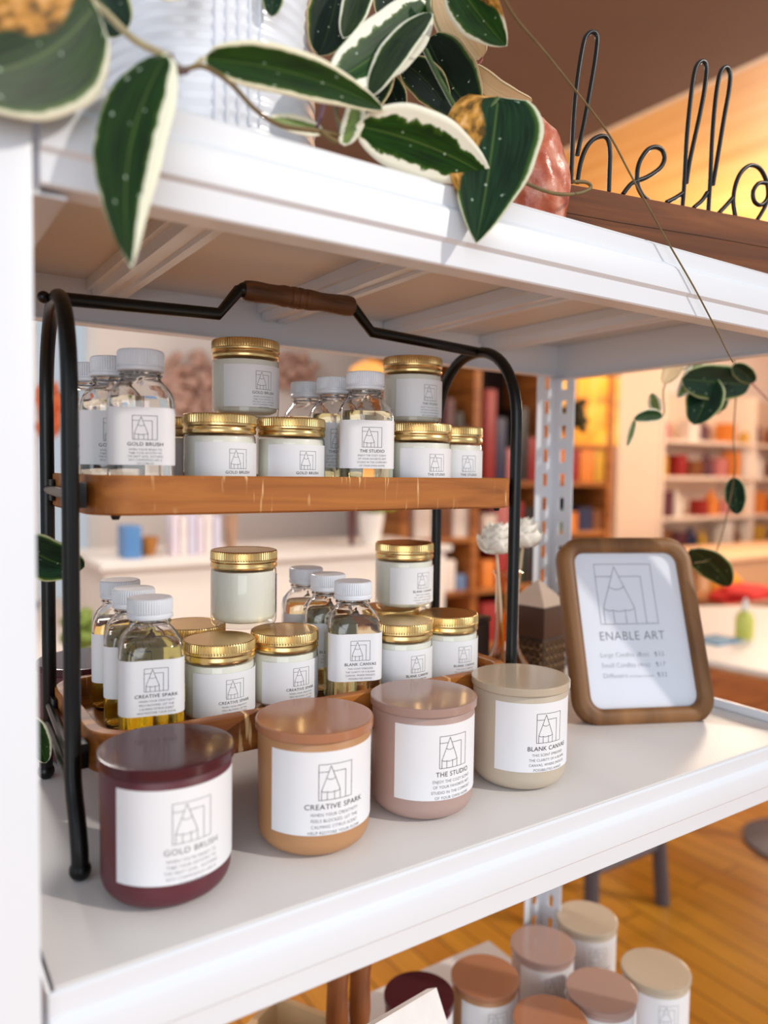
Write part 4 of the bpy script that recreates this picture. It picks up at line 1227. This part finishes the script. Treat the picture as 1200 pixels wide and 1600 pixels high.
on_counter('brown_jug', 364, 805, 384, 3.1, plain('brown_clay', (176, 138, 110), .6), 'slim brown jug on the far counter seen left of the raised lower jar', 'jug', round_=True)
on_counter('plant_pot', 577, 803, 613, 3.1, plain('white_pot_far', (238, 230, 224), .5), 'white pot with green leaves on the far counter above the BLANK CANVAS jar', 'plant pot', round_=True)
on_counter('dark_wine_bottle', 560, 790, 572, 3.1, plain('plum_bottle', (96, 52, 52), .4), 'dark plum bottle on the far counter left of the white pot', 'bottle', round_=True)
bm = bmesh.new(); rnd = random.Random(9)
pc_ = at(595, 797, 3.2)
for k in range(26): ball(bm, pc_+Vector((rnd.uniform(-.06, .06), rnd.uniform(-.05, .05), rnd.uniform(-.01, .05))), rnd.uniform(.012, .025), 1, (1, 1, .5))
tag(link('green_foliage', bm, plain('lime_foliage', (150, 176, 40), .6), None), 'lime green foliage growing out of the white pot on the far counter', 'plant')
# dried flowers on the wall, green plant, lamp
def puff(name, cx, cy, rx, ry, Y, n, col, label, cat, size=.05, seed=1, foot=None):
    rnd = random.Random(seed); bm = bmesh.new(); c = at(cx, cy, Y); k = FPX/((c-Vector(CP)).dot(Vector(_f)))
    for i in range(n):
        a = rnd.uniform(0, 2*math.pi); q = math.sqrt(rnd.random())
        ball(bm, c+Vector((math.cos(a)*q*rx/k*1.1, rnd.uniform(-.08, .08), math.sin(a)*q*ry/k)), size*rnd.uniform(.5, 1.1), 1, (1, 1, .8))
    if foot is not None: tube(bm, [tuple(c), (c.x, c.y, foot)], .006, 6)
    o = link(name, bm, col, None, angle=80); return tag(o, label, cat)
puff('dried_flower_wreath', 300, 600, 42, 50, 4.45, 90, plain('dusty_pink_flowers', (206, 168, 152), .8, var=.2), 'dusty pink dried flower bunch high on the cream back wall', 'dried flowers', .05, 2)
puff('dried_flower_wreath', 455, 580, 30, 26, 4.45, 50, plain('dusty_pink_flowers', (206, 168, 152), .8), 'smaller dusty pink dried bunch on the back wall between the top jars', 'dried flowers', .045, 5)
puff('window_plant', 130, 985, 22, 26, 2.7, 60, plain('olive_foliage', (120, 140, 60), .7), 'soft green plant standing low in front of the bright window', 'plant', .03, 3)
puff('orange_flowers', 78, 640, 16, 40, 4.4, 40, plain('coral_flowers', (236, 128, 84), .7), 'coral orange flowers hanging by the bright window', 'flowers', .05, 6, foot=1.898)
lp = at(577, 578, 3.9)
pl_ = empty('pendant_lamp', lp, label='small glowing amber pendant lamp in front of the back wall, above the STUDIO bottles', cat='lamp')
bm = bmesh.new(); lathe(bm, [(0, .06), (.05, .05), (.11, .01), (.12, -.02), (.11, -.02), (0, .0)], 28); link('shade', bm, plain('amber_shade', (250, 170, 90), .5, emit=(255, 176, 96), emit_s=.9), pl_)
bm = bmesh.new(); tube(bm, [(0, 0, .06), (0, 0, 1.9-lp.z)], .006, 8); link('cord', bm, black_steel, pl_)

# big bookcase behind (orange wood uprights)
oak = wood('orange_oak', (120, 66, 22), (160, 96, 38), (186, 120, 56), (3, 3, 30), .55)
dark_in = plain('dark_bookcase_back', (34, 20, 16), .8)
YC = 3.75
b0, b1 = at(628, 800, YC).x, at(958, 700, YC).x
bc = empty('tall_bookcase', ((b0+b1)/2, YC, FLOORZ), label='tall orange oak bookcase with a dark back behind the right end of the rack', cat='bookcase')
ztop = 1.55
cpart('back_panel', (b0, YC+.38, FLOORZ), (b1, YC+.40, ztop), dark_in, bc)
for px_ in (634, 745, 850, 955):
    xx = at(px_, 700, YC).x; cpart('side_panel', (xx-.03, YC, FLOORZ), (xx+.03, YC+.38, ztop), oak, bc)
shelf_px = (752, 836, 916, 1000)
szs = [at(800, y, YC).z for y in shelf_px] + [1.2, ztop-.02, -.92]
for z_ in szs: cpart('shelf', (b0+.031, YC+.012, z_-.035), (b1-.031, YC+.379, z_), oak, bc)
zy_ = at(905, 694, YC).z
cpart('shelf', (at(850, 694, YC).x+.031, YC+.012, zy_-.03), (b1-.031, YC+.379, zy_), oak, bc)
cols = {'deep red': (150, 34, 34), 'navy': (40, 46, 80), 'rose': (196, 120, 120), 'white': (232, 222, 214), 'orange': (220, 130, 50), 'teal': (60, 120, 116), 'plum': (92, 44, 56), 'mustard': (206, 158, 54), 'slate blue': (110, 136, 178), 'black': (34, 26, 26), 'green': (56, 84, 44), 'brown': (124, 74, 40)}
def goods(cell, ztop_, zsh, items, where, Y=YC+.03, nm='book'):
    """row of upright goods between two x pixels standing on z shelf"""
    x = at(cell[0], 750, Y).x; xe = at(cell[1], 750, Y).x; n = len(items); w_ = (xe-x)/n
    for i, (c, h, wf) in enumerate(items):
        o = boxobj(nm, (x+w_*i+.004, Y, zsh+.0008), (x+w_*i+w_*wf, Y+.20, zsh+h), plain('goods_'+c, cols[c], .5), None, .004)
        o['label'] = '%s %s %s %s' % (('leftmost' if i == 0 else 'rightmost' if i == n-1 else 'second' if i == 1 else 'third'), c, nm.replace('_', ' '), where)
        o['category'] = nm.replace('_', ' ')
        o['group'] = 'goods in the oak bookcase'
z0_, z1_, z2_, z3_ = szs[:4]
goods((694, 738), 0, z0_, [('plum', .52, .9), ('black', .44, .9), ('plum', .36, .9)], 'on the top visible shelf behind the STUDIO jars')
goods((756, 842), 0, z0_, [('deep red', .60, .95), ('navy', .42, .9), ('rose', .22, .95), ('black', .5, .9), ('deep red', .3, .9)], 'on the shelf seen through the right arch of the rack')
goods((648, 738), 0, z1_, [('white', .25, .9), ('brown', .20, .9), ('white', .28, .9)], 'on the second shelf just below the upper tray', nm='folded_textile')
goods((756, 842), 0, z1_, [('white', .14, .95), ('rose', .2, .9), ('deep red', .22, .9), ('black', .18, .9)], 'on the second shelf seen above the flowers', nm='folded_textile')
goods((648, 738), 0, z2_, [('white', .12, .9), ('slate blue', .16, .9), ('white', .2, .9), ('slate blue', .1, .9)], 'on the bookcase shelf beside the raised BLANK CANVAS jar', nm='folded_textile')
goods((756, 842), 0, z2_, [('orange', .18, .9), ('deep red', .3, .9), ('green', .24, .9), ('black', .26, .9)], 'on the third shelf left of the flowers', nm='storage_box')
goods((648, 738), 0, z3_, [('slate blue', .18, .9), ('white', .22, .9), ('orange', .12, .9)], 'on the fourth shelf behind the lower jars', nm='storage_box')
goods((756, 842), 0, z3_, [('deep red', .26, .9), ('rose', .18, .9), ('deep red', .24, .9)], 'on the fourth shelf behind the amber vase', nm='storage_box')
goods((858, 950), 0, z0_+.0, [('orange', .27, .95), ('deep red', .25, .9), ('orange', .28, .95), ('mustard', .24, .95)], 'on the bookcase shelf right of the white post')
goods((858, 950), 0, z1_+.0, [('teal', .16, .95), ('orange', .14, .95), ('navy', .17, .95), ('brown', .15, .9)], 'on the lower bookcase shelf right of the white post')
goods((858, 950), 0, z1_-.34, [('black', .3, .95), ('brown', .3, .95), ('deep red', .3, .95)], 'low in the bookcase just above the price frame') if False else None
# glowing yellow picture with dark blob
yp = empty('yellow_picture', (at(908, 640, YC+.014).x, YC+.014, zy_+.0008), label='bright golden yellow picture standing on the short bookcase shelf right of the white post', cat='picture')
a = at(864, 578, YC+.014)-yp.location; b_ = at(966, 690, YC+.014)-yp.location; b_.z = 0
mt, nt, bb, out = new_mat('golden_print')
tc = N(nt, 'ShaderNodeTexCoord'); no = N(nt, 'ShaderNodeTexNoise'); no.inputs['Scale'].default_value = 5
nt.links.new(tc.outputs['Object'], no.inputs['Vector'])
rp = ramp(nt, [(0.3, L4((150, 80, 20))), (0.42, L4((248, 160, 40))), (0.55, L4((255, 190, 50))), (0.7, L4((255, 200, 120)))]); nt.links.new(no.outputs['Fac'], rp.inputs[0])
nt.links.new(rp.outputs[0], bb.inputs['Base Color']); bb.inputs['Roughness'].default_value = .5
bm = bmesh.new(); box(bm, min(a.x, b_.x), 0, b_.z, max(a.x, b_.x), .025, a.z, bev=.003); link('print', bm, mt, yp)
puff('dark_foliage', 898, 652, 11, 24, YC-.07, 40, plain('dark_olive_foliage', (50, 46, 18), .8), 'dark leafy bunch hanging in front of the golden picture', 'plant', .04, 8, foot=1.898)

# display wall on the right: white shelves with small bottles and boxes
YD = 4.2
d0, d1 = at(1040, 700, YD).x, 8.6
dw = empty('wall_display_shelves', ((d0+d1)/2, YD, FLOORZ), label='white wall display with rows of small coloured goods right of the pillar', cat='shelves')
cpart('back_panel', (d0, YD+.36, FLOORZ), (d1, YD+.38, at(1120, 610, YD).z), plain('cream_panel', (242, 220, 200), .7), dw)
for xx in (d0, (d0+d1)/2, d1): cpart('upright', (xx-.02, YD+.02, FLOORZ), (xx+.02, YD+.36, at(1120, 612, YD).z), plain('white_display', (244, 228, 214), .6), dw)
rows = [(690, 'top'), (745, 'second'), (806, 'third'), (862, 'fourth')]
rnd = random.Random(21)
zs = []
for y_, nme in rows:
    z_ = at(1120, y_, YD).z; zs.append(z_)
    cpart('shelf', (d0+.021, YD, z_-.03), (d1-.021, YD+.359, z_), plain('white_display', (244, 228, 214), .6), dw)
pal = ['deep red', 'navy', 'rose', 'orange', 'teal', 'plum', 'mustard', 'white', 'brown', 'green', 'rose', 'orange']
bot_me = {}
ordn = ['first', 'second', 'third', 'fourth', 'fifth', 'sixth', 'seventh', 'eighth', 'ninth', 'tenth', 'eleventh', 'twelfth']
for ri, ((y_, nme), z_) in enumerate(zip(rows, zs)):
    x = d0+.06; k = 0
    while x < d1-.15 and k < 11:
        c = pal[rnd.randrange(len(pal))]; wv = rnd.uniform(.11, .20); h = rnd.uniform(.16, .29)*(1.15 if ri == 3 else 1)
        if rnd.random() < .5:
            bm = bmesh.new(); r_ = wv*.42
            lathe(bm, [(0, 0), (r_, 0), (r_, h*.62), (r_*.45, h*.75), (r_*.4, h*.98), (0, h)], 16)
            o = link('product_bottle', bm, plain('goods_'+c, cols[c], .5), None, angle=40); o.location = (x+wv/2, YD+.13, z_+.0008); kd = 'bottle'
        else:
            o = boxobj('product_box', (x, YD+.05, z_+.0008), (x+wv*.85, YD+.18, z_+h*.85), plain('goods_'+c, cols[c], .5), None, .004); kd = 'box'
        tag(o, 'small %s %s on the %s shelf of the wall display, %s from the pillar' % (c, kd, nme, ordn[k]), kd, 'goods on the %s display shelf' % nme)
        x += wv + (rnd.uniform(.01, .07) if rnd.random() < .75 else .2); k += 1

# low sales desk in front of the display
ds = empty('sales_desk', (6.4, 3.4, FLOORZ), label='peach topped desk in front of the wall display', cat='desk')
zt_ = at(1160, 868, 3.3).z
dx0 = at(1098, 868, 3.3).x
cpart('top', (dx0, 3.3, zt_-.04), (7.9, 3.95, zt_), plain('peach_top', (250, 206, 164), .5), ds)
cpart('front_panel', (dx0+.03, 3.33, FLOORZ), (7.87, 3.92, zt_-.041), plain('tan_desk', (196, 150, 110), .6), ds)
# round white table with things on it
tz = -.30
tp = at_z(1215, 1012, tz)
rt = empty('round_white_table', (tp.x+.27, tp.y+.02, FLOORZ), label='round white table at the right beyond the price frame', cat='table')
TC = Vector((tp.x+.10, tp.y+.05, tz))
bm = bmesh.new(); lathe(bm, [(0, -.03), (.60, -.03), (.62, -.015), (.62, 0), (0, 0)], 48); o = link('table_top', bm, plain('white_table_top', (236, 226, 218), .4), rt, angle=40); o.location = (0, 0, tz-FLOORZ)
bm = bmesh.new(); tube(bm, [(0, 0, tz-FLOORZ-.031), (0, 0, .03)], .035, 16); link('pedestal', bm, plain('grey_metal', (92, 88, 96), .4, .4), rt)
bm = bmesh.new(); lathe(bm, [(0, 0), (.20, 0), (.20, .012), (.05, .03), (0, .03)], 32); link('foot', bm, plain('grey_metal', (92, 88, 96), .4), rt)
p = at_z(1112, 1003, tz)
bm = bmesh.new(); box(bm, -.07, -.05, 0, .07, .05, .006, bev=.001); o = link('blue_notebook', bm, plain('blue_paper', (96, 146, 178), .6), None); o.location = (p.x+.03, p.y, tz+.0005); tag(o, 'flat blue notebook on the round white table', 'notebook')
p = at_z(1166, 1000, tz)
gb = empty('squeeze_bottle', (p.x+.02, p.y+.02, tz+.0005), label='clear bottle of yellow-green liquid on the round white table', cat='bottle')
bm = bmesh.new(); lathe(bm, [(0, 0), (.028, 0), (.030, .01), (.030, .07), (.022, .088), (.012, .096), (0, .096)], 24); link('body', bm, plain('lime_liquid', (206, 206, 96), .3), gb)
bm = bmesh.new(); lathe(bm, [(0, .0965), (.013, .0965), (.010, .12), (.003, .14), (0, .14)], 20); link('nozzle', bm, plain('white_nozzle', (236, 230, 220), .4), gb)
# red cloth heap with yellow, on a stool/shelf behind the table
rc_ = at(1165, 922, 2.15)
ch = empty('upholstered_chair', (rc_.x+.1, 2.25, FLOORZ), label='wooden chair draped behind the round white table', cat='chair')
bm = bmesh.new(); box(bm, -.24, -.20, rc_.z-FLOORZ-.10, .26, .22, rc_.z-FLOORZ-.06, bev=.008); link('seat', bm, oak, ch)
for sx_ in (-.21, .23):
    for sy_ in (-.17, .19):
        bm = bmesh.new(); box(bm, sx_-.02, sy_-.02, 0, sx_+.02, sy_+.02, rc_.z-FLOORZ-.101, bev=.004); link('leg', bm, oak, ch)
def heap(name, c, rx, ry, rz_, mat, label, cat, seed):
    bm = bmesh.new(); vs = ball(bm, (0, 0, 0), 1, 4)
    for v in vs:
        p = v.co; k = 1+.22*mn.noise(p*2.1+Vector((seed, 0, 0)))
        v.co = Vector((p.x*rx*k, p.y*ry*k, max(0, p.z*rz_*k)))
    o = link(name, bm, mat, None, angle=80); o.location = c; return tag(o, label, cat)
zc2 = rc_.z-.0595
heap('red_cloth', (rc_.x+.08, 2.20, zc2), .22, .13, .075, plain('red_fabric', (206, 26, 20), .8, bump=.6, bscale=30), 'crumpled bright red cloth on the chair beyond the round table', 'cloth', 2)
heap('yellow_cloth', (rc_.x+.20, 2.385, zc2), .13, .05, .12, plain('yellow_fabric', (240, 160, 30), .8, bump=.6, bscale=30), 'yellow cloth behind the red one on the chair', 'cloth', 5)
# brown chest under/behind table
pb_ = at(1160, 1075, 1.9)
bm = bmesh.new(); box(bm, 2.55, 1.95, FLOORZ, 3.9, 2.0, -.33, bev=.01)
o = link('brown_screen_panel', bm, wood('chestnut_panel', (110, 56, 20), (150, 84, 34), (176, 108, 52), (3, 3, 30), .5), None); tag(o, 'low chestnut brown wooden panel standing beyond the round white table', 'panel')
# grey stool whose leg shows under the watermark corner
lpz = at_z(1035, 1412, FLOORZ)
stl = empty('metal_stool', (lpz.x-.16, lpz.y+.20, FLOORZ), label='grey metal stool on the orange plank floor past the shelf end', cat='stool')
gm = plain('grey_metal', (92, 88, 96), .4)
for i, (dx, dy) in enumerate(((.16, -.20), (-.16, -.20), (.16, .20), (-.16, .20))):
    bm = bmesh.new(); tube(bm, [(dx, dy, .002), (dx*.8, dy*.8, .60)], .022, 12); link('leg', bm, gm, stl)
bm = bmesh.new(); lathe(bm, [(0, .60), (.2, .60), (.21, .615), (.2, .635), (0, .63)], 28); link('seat', bm, gm, stl)
bm = bmesh.new()
for a, b_ in (((.15, -.187), (-.15, -.187)), ((.15, .187), (-.15, .187))): tube(bm, [(a[0], a[1], .18), (b_[0], b_[1], .18)], .012, 10)
tube(bm, [(0, -.187, .18), (0, .187, .18)], .012, 10); link('rung', bm, gm, stl)
